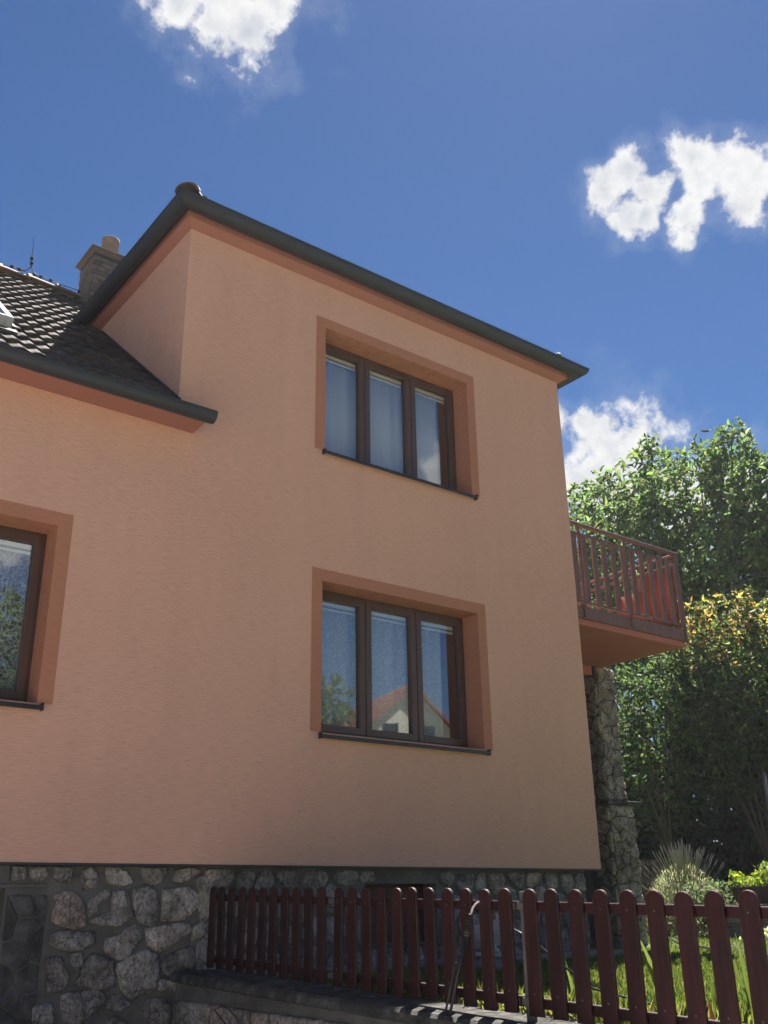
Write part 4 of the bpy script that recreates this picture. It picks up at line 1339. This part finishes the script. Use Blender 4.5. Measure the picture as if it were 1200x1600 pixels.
WAL += [(23.2, 9.5, 10.6, 1.5), (23.0, 6.5, 10.4, 1.6), (23.2, 4.0, 9.5, 1.6), (23.5, 11.2, 9.0, 1.4), (23.4, 8.0, 8.0, 1.6), (23.2, 5.2, 7.6, 1.6), (22.8, 2.4, 8.4, 1.5)]
tree('walnut_tree', 'tall leafy green tree rising behind the balcony against the clouds', 'tree', (22.6, 7.0, 1.05), WAL,
     [(.11, .17, .065), (.15, .21, .08), (.075, .125, .05)], .185, .08, 5.6, 13, .62, .55, .20, 3, inner=.35)
tree('young_leaf_shrub', 'tall shrub with orange-yellow young leaves over dark green ones', 'shrub', (16.9, 2.9, 1.05), PHO,
     [(.05, .085, .03), (.075, .115, .04)], .11, .05, 15, 11, .34, .3, .07, 8, young=(5.55, 1.1, [(.30, .31, .10), (.36, .28, .10)]), inner=.5)
tree('dark_shrub', 'dark leafy shrub with bare forked stems right of the stone pillar', 'shrub', (16.2, 4.55, 1.05), DRK,
     [(.06, .10, .04), (.10, .15, .055), (.04, .07, .03)], .11, .05, 13, 11, .34, .35, .075, 12, inner=.4, fork=.55)
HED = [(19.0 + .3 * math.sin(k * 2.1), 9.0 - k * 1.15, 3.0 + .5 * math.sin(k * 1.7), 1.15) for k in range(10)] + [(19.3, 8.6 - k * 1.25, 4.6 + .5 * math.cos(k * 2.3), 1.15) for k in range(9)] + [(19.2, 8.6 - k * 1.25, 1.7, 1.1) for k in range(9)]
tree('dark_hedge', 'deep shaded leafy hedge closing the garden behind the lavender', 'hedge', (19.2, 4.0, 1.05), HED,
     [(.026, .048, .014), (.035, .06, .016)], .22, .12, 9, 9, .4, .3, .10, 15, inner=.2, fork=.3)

# far trees that close the horizon behind the garden
for k, (x, y, h, rr, lb) in enumerate(((30, 20, 9, 4.2, 'distant green tree hidden mostly by the balcony railing'), (34, 9, 8.5, 4.4, 'distant green tree behind the tall tree crown'), (36, -2, 8, 4.2, 'distant green tree beyond the wire fence at the right edge'), (27, 28, 8.5, 4.2, 'distant green tree behind the stone pillar and house corner'))):
    lob = [(x + rr * .55 * math.sin(q * 2.4 + k), y + rr * .55 * math.cos(q * 2.4 + k), 1.2 + h * (.25 + .11 * q), rr * .55) for q in range(6)]
    tree('far_tree', lb, 'tree', (x, y, .0), lob, [(.05, .09, .022), (.07, .115, .03)], .42, .22, 1.3, 9, .9, .4, .2, 40 + k, group='distant trees beyond the hedge')

# ------------------------------------------------------------------ lawn grass
g = np.random.default_rng(4)
def blades(n, x0, x1, y0, y1, h, w, name, cols, skip=None, z=1.07):
    x = g.uniform(x0, x1, n); y = g.uniform(y0, y1, n)
    keep = np.ones(n, bool)
    if skip is not None:
        keep = ~skip(x, y)
    x, y = x[keep], y[keep]
    m_ = len(x)
    P = np.stack([x, y, np.full(m_, z - .005)], 1)
    D = np.stack([g.normal(size=m_) * .35, g.normal(size=m_) * .35, np.ones(m_)], 1)
    c = np.where(g.random((m_, 1)) < .55, vary(cols[0], m_, .25, g), vary(cols[1], m_, .25, g))
    return leaf_object(name, P, D, h * (.6 + .8 * g.random(m_)), w, c, None, 'grass', origin=(x0, y0, z), fold=.1, kind='stuff', bend=.25)
def skip_fn(x, y):
    return ((y > -.22) & (x < 8.75)) | ((x > 8.7) & (x < 11.6) & (y > .5)) | ((x > 9.55) & (x < 12.1) & (np.abs(y - (.05 + (x - 10.4) * .80)) < .20) & False)
GC = [(.105, .165, .04), (.17, .205, .065)]
tag(blades(52000, 4.15, 8.8, -5.4, -.15, .055, .006, 'grass', GC, skip_fn), 'short sunlit and shaded lawn grass near the fence', 'grass')
tag(blades(42000, 8.8, 14.5, -3.5, 3.2, .06, .008, 'grass', GC, skip_fn), 'short lawn grass farther back towards the raised bed', 'grass')
tag(blades(1500, 4.10, 4.30, -6.0, -1.8, .12, .010, 'grass', [(.15, .19, .05), (.24, .25, .09)]), 'taller grass tufts along the foot of the fence', 'grass')

# stepping path across the lawn
pa = empty('garden_path', (11, 1, 1.07), kind='structure')
p0_, p1_ = Vector((9.7, -1.25, 1.075)), Vector((13.4, 2.2, 1.075))
dirp = (p1_ - p0_).normalized(); nrm = Vector((-dirp.y, dirp.x, 0))
for k in range(9):
    a = p0_ + dirp * (k * .55)
    b = a + dirp * .53
    vs = [a - nrm * .16, b - nrm * .16, b + nrm * .16, a + nrm * .16]
    MB().hexa([v + Vector((0, 0, -.05)) for v in vs] + [v + Vector((0, 0, .035 + rng.uniform(-.004, .004))) for v in vs]).build('paving_slab', 'concrete', pa, bevel=.008)

# ------------------------------------------------------------------ raised bed, planter, lavender
bed = empty('raised_bed', (13.3, .6, 1.07), 'raised garden bed edged with grey weathered boards', 'raised bed')
for (ya, yb) in ((-1.9, -.62), (-.60, .66), (.68, 1.62)):
    for z in (1.06, 1.31):
        MB().box(13.0, 13.06, ya, yb, z, z + .245).build('board', 'sleeper', bed, bevel=.006)
for y in (-.61, .67, 1.58):
    MB().box(12.955, 12.998, y - .05, y + .05, 1.05, 1.53).build('post', 'sleeper', bed, bevel=.006)
MB().box(13.061, 14.4, 1.56, 1.62, 1.06, 1.555).build('board', 'sleeper', bed, bevel=.006)
MB().box(13.061, 14.4, -1.9, 1.559, 1.06, 1.49).build('soil', 'bark', bed)
plt = empty('planter_box', (13.35, .95, 1.49), 'dark planter box with bright yellow-green flowers on the raised bed', 'planter')
b = MB()
b.hexa([(13.2, .42, 1.56), (13.5, .42, 1.56), (13.5, 1.38, 1.56), (13.2, 1.38, 1.56), (13.15, .38, 1.79), (13.55, .38, 1.79), (13.55, 1.43, 1.79), (13.15, 1.43, 1.79)])
b.build('box', 'planter', plt, bevel=.01)
MB().box(13.22, 13.48, .45, 1.35, 1.49, 1.558).build('foot', 'planter', plt)
n = 1500
P = np.stack([g.uniform(13.17, 13.53, n), g.uniform(.35, 1.45, n), 1.77 + .22 * g.random(n) ** 1.5], 1)
P[:, 2] += .10 * np.sin(P[:, 1] * 9)
D = g.normal(size=(n, 3)) * .8 + np.array((0, 0, .6))
leaf_object('leaves', P, D, .05, .035, np.where(g.random((n, 1)) < .6, vary((.24, .31, .06), n, .2), vary((.12, .20, .04), n, .2)), plt, origin=(13.35, .95, 1.49))
n = 60
P = np.stack([g.uniform(13.2, 13.5, n), g.uniform(.4, 1.0, n), 1.98 + .10 * g.random(n)], 1)
leaf_object('flowers', P, g.normal(size=(n, 3)) + np.array((0, 0, .4)), .04, .035, vary((.28, .20, .42), n, .2), plt, origin=(13.35, .95, 1.49))
n = 900
P = np.stack([13.0 + g.normal(size=n) * .25, 1.72 + g.normal(size=n) * .16, 1.1 + .75 * g.random(n)], 1)
hb = empty('herb_clump', (13.0, 1.72, 1.07), 'small grey-green clump beside the end of the raised bed', 'plant')
leaf_object('foliage', P, g.normal(size=(n, 3)) * .6 + np.array((0, 0, .6)), .07, .03, vary((.09, .12, .06), n, .3), hb, origin=(13.0, 1.72, 1.07))
wp = empty('low_white_plant', (12.7, .55, 1.07), 'low pale-leaved plant at the foot of the raised bed', 'plant')
n = 260
P = np.stack([12.72 + g.normal(size=n) * .10, .55 + g.normal(size=n) * .18, 1.1 + .14 * g.random(n)], 1)
leaf_object('foliage', P, g.normal(size=(n, 3)) * .7 + np.array((0, 0, .6)), .06, .04, vary((.30, .34, .20), n, .2), wp, origin=(12.7, .55, 1.07))

lav = empty('lavender_bush', (13.6, 2.55, 1.07), 'rounded lavender bush with a fan of thin flower stalks', 'bush')
n = 9000
q = g.normal(size=(n, 3)); q /= np.linalg.norm(q, axis=1, keepdims=True)
q[:, 2] = np.abs(q[:, 2])
rad = g.random(n) ** .4
P = np.array((13.6, 2.55, 1.12)) + q * rad[:, None] * np.array((.64, .64, 1.0))
D = q * .7 + g.normal(size=(n, 3)) * .35 + np.array((0, 0, .6))
leaf_object('foliage', P, D, .08, .012, np.where(g.random((n, 1)) < .5, vary((.20, .225, .125), n, .25), vary((.28, .29, .17), n, .25)), lav, origin=(13.6, 2.55, 1.07), fold=.1)
ls = MB(); lf = MB()
r_ = random.Random(9)
for k in range(150):
    a = r_.uniform(0, 2 * math.pi); tl = abs(r_.gauss(0, .52))
    tl = min(tl, 1.0)
    d = Vector((math.cos(a) * math.sin(tl), math.sin(a) * math.sin(tl), math.cos(tl)))
    s_ = Vector((13.6, 2.55, 1.25)) + Vector((d.x * .3, d.y * .3, d.z * .45))
    L_ = r_.uniform(.55, .80)
    e = s_ + d * L_ + Vector((0, 0, r_.uniform(-.04, .02)))
    m_ = s_.lerp(e, .55) + Vector((0, 0, .02))
    ls.tube([s_, m_, e], [.0038, .0034, .0026], 4, cap=False)
    lf.tube([s_.lerp(e, .84), s_.lerp(e, .90), s_.lerp(e, .97), e + d * .02], [.0035, .0075, .007, .0025], 5)
M['lav_stalk'] = mottled('lavender_stalk', (.20, .23, .13), (.28, .30, .19), 5, .8, 0)
M['lav_flower'] = mottled('lavender_flower', (.20, .205, .18), (.32, .31, .29), 9, .9, 0)
ls.build('flower_stalks', 'lav_stalk', lav, kind='stuff')
lf.build('flower_heads', 'lav_flower', lav, kind='stuff')

# low grey garden wall and wire fence behind
gw = tag(MB().box(15.2, 15.45, 3.4, 9.0, .95, 2.30).build('garden_wall', 'concrete', None, bevel=.02, origin=(15.3, 6, 1)), 'low grey garden wall in deep shade behind the lavender', 'wall')
wfz = empty('wire_mesh_fence', (14.8, .5, 1.07), 'galvanised wire mesh fence with slanting stay behind the raised bed', 'fence')
for y in (-1.6, 1.62):
    MB().tube([(14.8, y, 1.0), (14.8, y, 3.50)], .030, 8).build('post', 'zinc', wfz, smooth=True)
    MB().tube([(14.8, y, 3.50), (14.8, y, 3.53)], [.04, .02], 8).build('post_cap', 'zinc', wfz)
mb = MB()
for k in range(46):
    y = -2.2 + k * .14
    mb.tube([(14.8, y, 1.1), (14.8, y + 1.1, 3.42)], .0011, 3, cap=False)
    mb.tube([(14.8, y + 1.1, 1.1), (14.8, y, 3.42)], .0011, 3, cap=False)
mb.build('wire_mesh', 'zinc', wfz, kind='stuff')
for z in (1.15, 2.80, 3.42):
    MB().tube([(14.79, -2.2, z), (14.79, .5, z - .01), (14.79, 5.2, z)], .004, 4).build('tension_wire', 'dark_metal', wfz)

# ------------------------------------------------------------------ sword-leaved plants by the fence
def iris(loc, n, h, label, seed):
    r_ = random.Random(seed)
    t = empty('sword_leaf_plant', loc, label, 'plant', None)
    for k in range(n):
        a = r_.uniform(0, 2 * math.pi)
        ln = h * r_.uniform(.65, 1.05)
        lean = r_.uniform(.05, .42)
        d = Vector((math.cos(a), math.sin(a), 0))
        s_ = Vector((-math.sin(a + 1.2), math.cos(a + 1.2), 0))
        vs = []
        m_ = 6
        b0 = Vector(loc) + d * .02
        for j in range(m_ + 1):
            u_ = j / m_
            c_ = b0 + Vector((0, 0, ln * u_ * (1 - .12 * lean * u_))) + d * (lean * ln * u_ * u_)
            w = .017 * (1 - u_ ** 2.2) + .0008
            vs += [c_ - s_ * w, c_ + d * .004, c_ + s_ * w]
        fs = []
        for j in range(m_):
            for q in range(2):
                fs.append((j * 3 + q, j * 3 + q + 1, j * 3 + q + 4, j * 3 + q + 3))
        MB().add(vs, fs).build('leaf', 'blade', t, smooth=True)
    return t
def blade_mat():
    m, t, b = new_mat('sword_leaf')
    b.inputs['Base Color'].default_value = (.10, .16, .035, 1)
    b.inputs['Roughness'].default_value = .4
    tl = N(t, 'ShaderNodeBsdfTranslucent')
    tl.inputs['Color'].default_value = (.22, .30, .06, 1)
    mxs = N(t, 'ShaderNodeMixShader')
    mxs.inputs[0].default_value = .45
    t.links.new(b.outputs[0], mxs.inputs[1]); t.links.new(tl.outputs[0], mxs.inputs[2])
    t.links.new(mxs.outputs[0], t.nodes['Material Output'].inputs['Surface'])
    return m
M['blade'] = blade_mat()
iris((4.50, -4.48, 1.07), 9, .42, 'sword-leaved green plant behind the rightmost fence picket', 1)
iris((4.75, -3.78, 1.07), 10, .42, 'sword-leaved green plant in sun behind the middle of the near fence panel', 2)
iris((4.55, -3.33, 1.07), 7, .26, 'small sword-leaved plant near the grey fence post', 3)
iris((4.62, -4.22, 1.07), 5, .24, 'short sword-leaved tuft between two tall ones at the near fence', 4)

# ------------------------------------------------------------------ pale cast stone ornament behind the fence
orn = empty('garden_ornament', (6.35, -.62, 1.07), 'pale cast-stone animal figure on a carved ribbed base behind the fence', 'ornament')
def lathe(b, c, prof, n=20, sx=1, sy=1):
    vs = [(c[0] + r_ * sx * math.cos(2 * math.pi * k / n), c[1] + r_ * sy * math.sin(2 * math.pi * k / n), c[2] + z) for r_, z in prof for k in range(n)]
    fs = [(i * n + k, i * n + (k + 1) % n, (i + 1) * n + (k + 1) % n, (i + 1) * n + k) for i in range(len(prof) - 1) for k in range(n)]
    return b.add(vs, fs)
prf = []
for k in range(9):
    prf += [(.155, k * .016), (.170, k * .016 + .005), (.170, k * .016 + .011), (.155, k * .016 + .015)]
lathe(MB(), (6.35, -.62, 1.05), [(.0, 0)] + prf + [(.0, .146)], 20, .7, 1.5).build('ribbed_base', 'orn', orn, smooth=False)
lathe(MB(), (6.35, -.62, 1.197), [(0, 0), (.17, 0), (.19, .012), (.185, .028), (.165, .04), (0, .04)], 24, .75, 1.6).build('carved_band', 'orn', orn, smooth=True)
body = MB()
pts = [(-.25, .06, .05), (-.17, .10, .095), (-.04, .115, .11), (.08, .125, .115), (.17, .15, .10), (.22, .20, .075), (.26, .235, .06), (.32, .235, .045), (.37, .22, .022)]
body.tube([(6.35, -.62 - a, 1.235 + z) for a, z, r_ in pts], [q[2] for q in pts], 12)
for a, s_ in ((.18, -.05), (.18, .05), (-.15, -.06), (-.15, .06)):
    body.tube([(6.35 + s_, -.62 - a, 1.31), (6.35 + s_ * 1.2, -.62 - a - .02, 1.262), (6.35 + s_ * 1.2, -.62 - a - .08, 1.248)], [.04, .03, .022], 8)
for s_ in (-.04, .04):
    body.tube([(6.35 + s_, -.62 - .25, 1.515), (6.35 + s_ * 1.3, -.62 - .24, 1.56)], [.02, .006], 6)
bo = body.build('figure', 'orn', orn, smooth=True)
rmsh = bo.modifiers.new('remesh', 'REMESH'); rmsh.mode = 'VOXEL'; rmsh.voxel_size = .012; rmsh.use_smooth_shade = True

# ------------------------------------------------------------------ black ribbed stake leaning on the fence
stk = empty('ribbed_stake', (3.74, -3.14, 1.09), 'black ribbed stake with white bent tip leaning against the fence', 'stake')
A_, B_ = Vector((3.735, -3.165, 1.09)), Vector((3.83, -3.275, 1.60))
MB().tube([A_ + Vector((0, 0, -.02)), A_.lerp(B_, .4), A_.lerp(B_, .75)], [.007, .009, .011], 8).build('shaft', 'black', stk, smooth=True)
for k in range(8):
    a, b = A_.lerp(B_, .755 + k * .028), A_.lerp(B_, .755 + k * .028 + .018)
    MB().tube([a, a.lerp(b, .3), a.lerp(b, .7), b], [.010, .0165, .0165, .010], 9).build('ring', 'zinc' if k < 2 else 'black', stk, smooth=True)
MB().tube([A_.lerp(B_, .975), B_ + Vector((.0, -.012, .018)), B_ + Vector((.003, -.035, .038)), B_ + Vector((.005, -.06, .048))], [.006, .006, .005, .004], 7).build('bent_tip', 'white_plastic', stk, smooth=True)
st2 = MB().tube([(3.738, -3.13, 1.09), (3.77, -3.16, 1.25), (3.79, -3.175, 1.345)], [.006, .007, .009], 7)
tag(st2.build('short_stake', 'dark_metal', None, smooth=True, origin=(3.738, -3.13, 1.09)), 'short dark stick standing beside the black ribbed stake', 'stake')
# loose cable behind the fence
cbm = MB().tube([(4.02, -3.35, 1.52), (4.07, -3.47, 1.46), (4.16, -3.6, 1.33), (4.25, -3.72, 1.22), (4.42, -3.95, 1.15), (4.7, -4.2, 1.09)], .006, 6)
tag(cbm.build('black_cable', 'black', None, smooth=True, origin=(4.2, -3.7, 1.1)), 'thin black cable drooping behind the fence by the grey post', 'cable')
hs_ = MB()
hs_.tube([(9.3 + k * .28, -1.05 + k * .30 + .05 * math.sin(k * 1.3), 1.13 + .01 * math.sin(k)) for k in range(12)], .016, 6)
tag(hs_.build('garden_hose', 'black', None, smooth=True, origin=(10.5, .2, 1.1)), 'dark garden hose lying along the pale path', 'hose')
# dry twigs below the cap
for k, (pth, lb) in enumerate((([(3.62, -1.0, .90), (3.58, -.90, .985), (3.60, -1.05, 1.03), (3.64, -1.35, 1.035), (3.66, -1.7, 1.045)], 'long dry twig arching in front of the low stone wall'),
                               ([(3.60, -.95, 1.02), (3.56, -1.15, 1.00), (3.53, -1.38, .93), (3.52, -1.5, .85)], 'short dry twig bending down in front of the low stone wall'))):
    o = MB().tube(pth, [.006, .006, .005, .005, .003][:len(pth)], 6).build('dry_twig', 'bark', None, smooth=True, origin=pth[0])
    tag(o, lb, 'twig')

# ------------------------------------------------------------------ across the road: what the windows mirror
def mirp(x, y, z):
    return (x, .5 - y, z)
nb = empty('neighbour_house', (31, -29, 0), 'cream gabled house with red tile roof across the road', 'house')
vd = Vector((27.9, -26.2 - 7.9, 0)).normalized()           # seen direction from the mirrored eye
ang = math.atan2(vd.y, vd.x) - R(26)
ax = Vector((math.cos(ang), math.sin(ang), 0))              # ridge direction, away from the street
sdn = Vector((-ax.y, ax.x, 0))
A0 = Vector((27.9, -26.2, 0))                               # gable foot
HW, AP, PT2 = 4.4, 10.8, math.tan(R(42))
def npnt(a, s_, z):
    v = A0 + ax * a + sdn * s_
    return (v.x, v.y, z)
ez = AP - HW * PT2
b = MB()
b.add([npnt(0, -HW, 0), npnt(0, HW, 0), npnt(0, HW, ez), npnt(0, 0, AP), npnt(0, -HW, ez), npnt(11, -HW, 0), npnt(11, HW, 0), npnt(11, HW, ez), npnt(11, 0, AP), npnt(11, -HW, ez)],
      [(0, 1, 2, 3, 4), (9, 8, 7, 6, 5), (0, 4, 9, 5), (1, 6, 7, 2), (2, 7, 8, 3), (3, 8, 9, 4)])
b.build('wall', 'cream', nb)
for sg in (-1, 1):
    b = MB()
    e = HW + .4
    vs = []
    for dz in (.02, .16):
        vs += [npnt(-.25, 0, AP + dz), npnt(11.2, 0, AP + dz), npnt(11.2, sg * e, AP - e * PT2 + dz), npnt(-.25, sg * e, AP - e * PT2 + dz)]
    rf = b.hexa(vs).build('roof', 'red_tile', nb)
    bb = MB()
    for k in range(16):
        s0_ = e * k / 16
        s1_ = e * (k + 1.15) / 16
        z0_, z1_ = AP - s0_ * PT2 + .17, AP - s1_ * PT2 + .215
        bb.hexa([npnt(-.25, sg * s0_, z0_ - .02), npnt(11.2, sg * s0_, z0_ - .02), npnt(11.2, sg * s1_, z1_ - .04), npnt(-.25, sg * s1_, z1_ - .04), npnt(-.25, sg * s0_, z0_), npnt(11.2, sg * s0_, z0_), npnt(11.2, sg * s1_, z1_), npnt(-.25, sg * s1_, z1_)])
    bb.build('tile_courses', 'red_tile', rf, kind='stuff')
for s_ in (-1.05, .75):
    b = MB()
    b.hexa([npnt(-.03, s_ - .38, 8.25), npnt(.05, s_ - .38, 8.25), npnt(.05, s_ + .38, 8.25), npnt(-.03, s_ + .38, 8.25), npnt(-.03, s_ - .38, 9.05), npnt(.05, s_ - .38, 9.05), npnt(.05, s_ + .38, 9.05), npnt(-.03, s_ + .38, 9.05)])
    W = b.build('window', 'glass_dark', nb)
    b = MB()
    b.hexa([npnt(-.08, s_ - .45, 8.17), npnt(.02, s_ - .45, 8.17), npnt(.02, s_ + .45, 8.17), npnt(-.08, s_ + .45, 8.17), npnt(-.08, s_ - .45, 8.24), npnt(.02, s_ - .45, 8.24), npnt(.02, s_ + .45, 8.24), npnt(-.08, s_ + .45, 8.24)])
    b.build('sill', 'white_plastic', W)
for k, (x, y, h, rr, lb) in enumerate(((25.0, -31.5, 11.6, 3.6, 'round green tree beside the cream house across the road'), (10.5, -27.0, 13.0, 4.8, 'broad tree across the road facing the left window'), (4.5, -30.0, 8.5, 3.4, 'smaller tree across the road by the pavement'))):
    lob = [(x + rr * .5 * math.sin(q * 2.4 + k), y + rr * .5 * math.cos(q * 2.4 + k), h - rr * .5 - q * rr * .22, rr * .5) for q in range(8)] + [(x, y, h - rr * .55, rr * .5)]
    tree('street_tree', lb, 'tree', (x, y, 0), lob, [(.045, .085, .022), (.07, .11, .03)], .34, .18, 2.2, 9, .7, .4, .18, 60 + k)

# ------------------------------------------------------------------ thin air volume added to lift the shadows like lens glare
hz = MB().box(-402, 402, -402, 402, -1.0, 15.5).build('haze', None, None)
hz['kind'] = 'stuff'
hm = bpy.data.materials.new('shadow_lift_haze')
hm.use_nodes = True
ht = hm.node_tree
ht.nodes.clear()
ho = ht.nodes.new('ShaderNodeOutputMaterial')
hv = ht.nodes.new('ShaderNodeVolumePrincipled')
hv.inputs['Color'].default_value = (.88, .94, 1.0, 1)
hv.inputs['Density'].default_value = 0.0005
hv.inputs['Anisotropy'].default_value = 0.35
ht.links.new(hv.outputs[0], ho.inputs['Volume'])
hz.data.materials.append(hm)
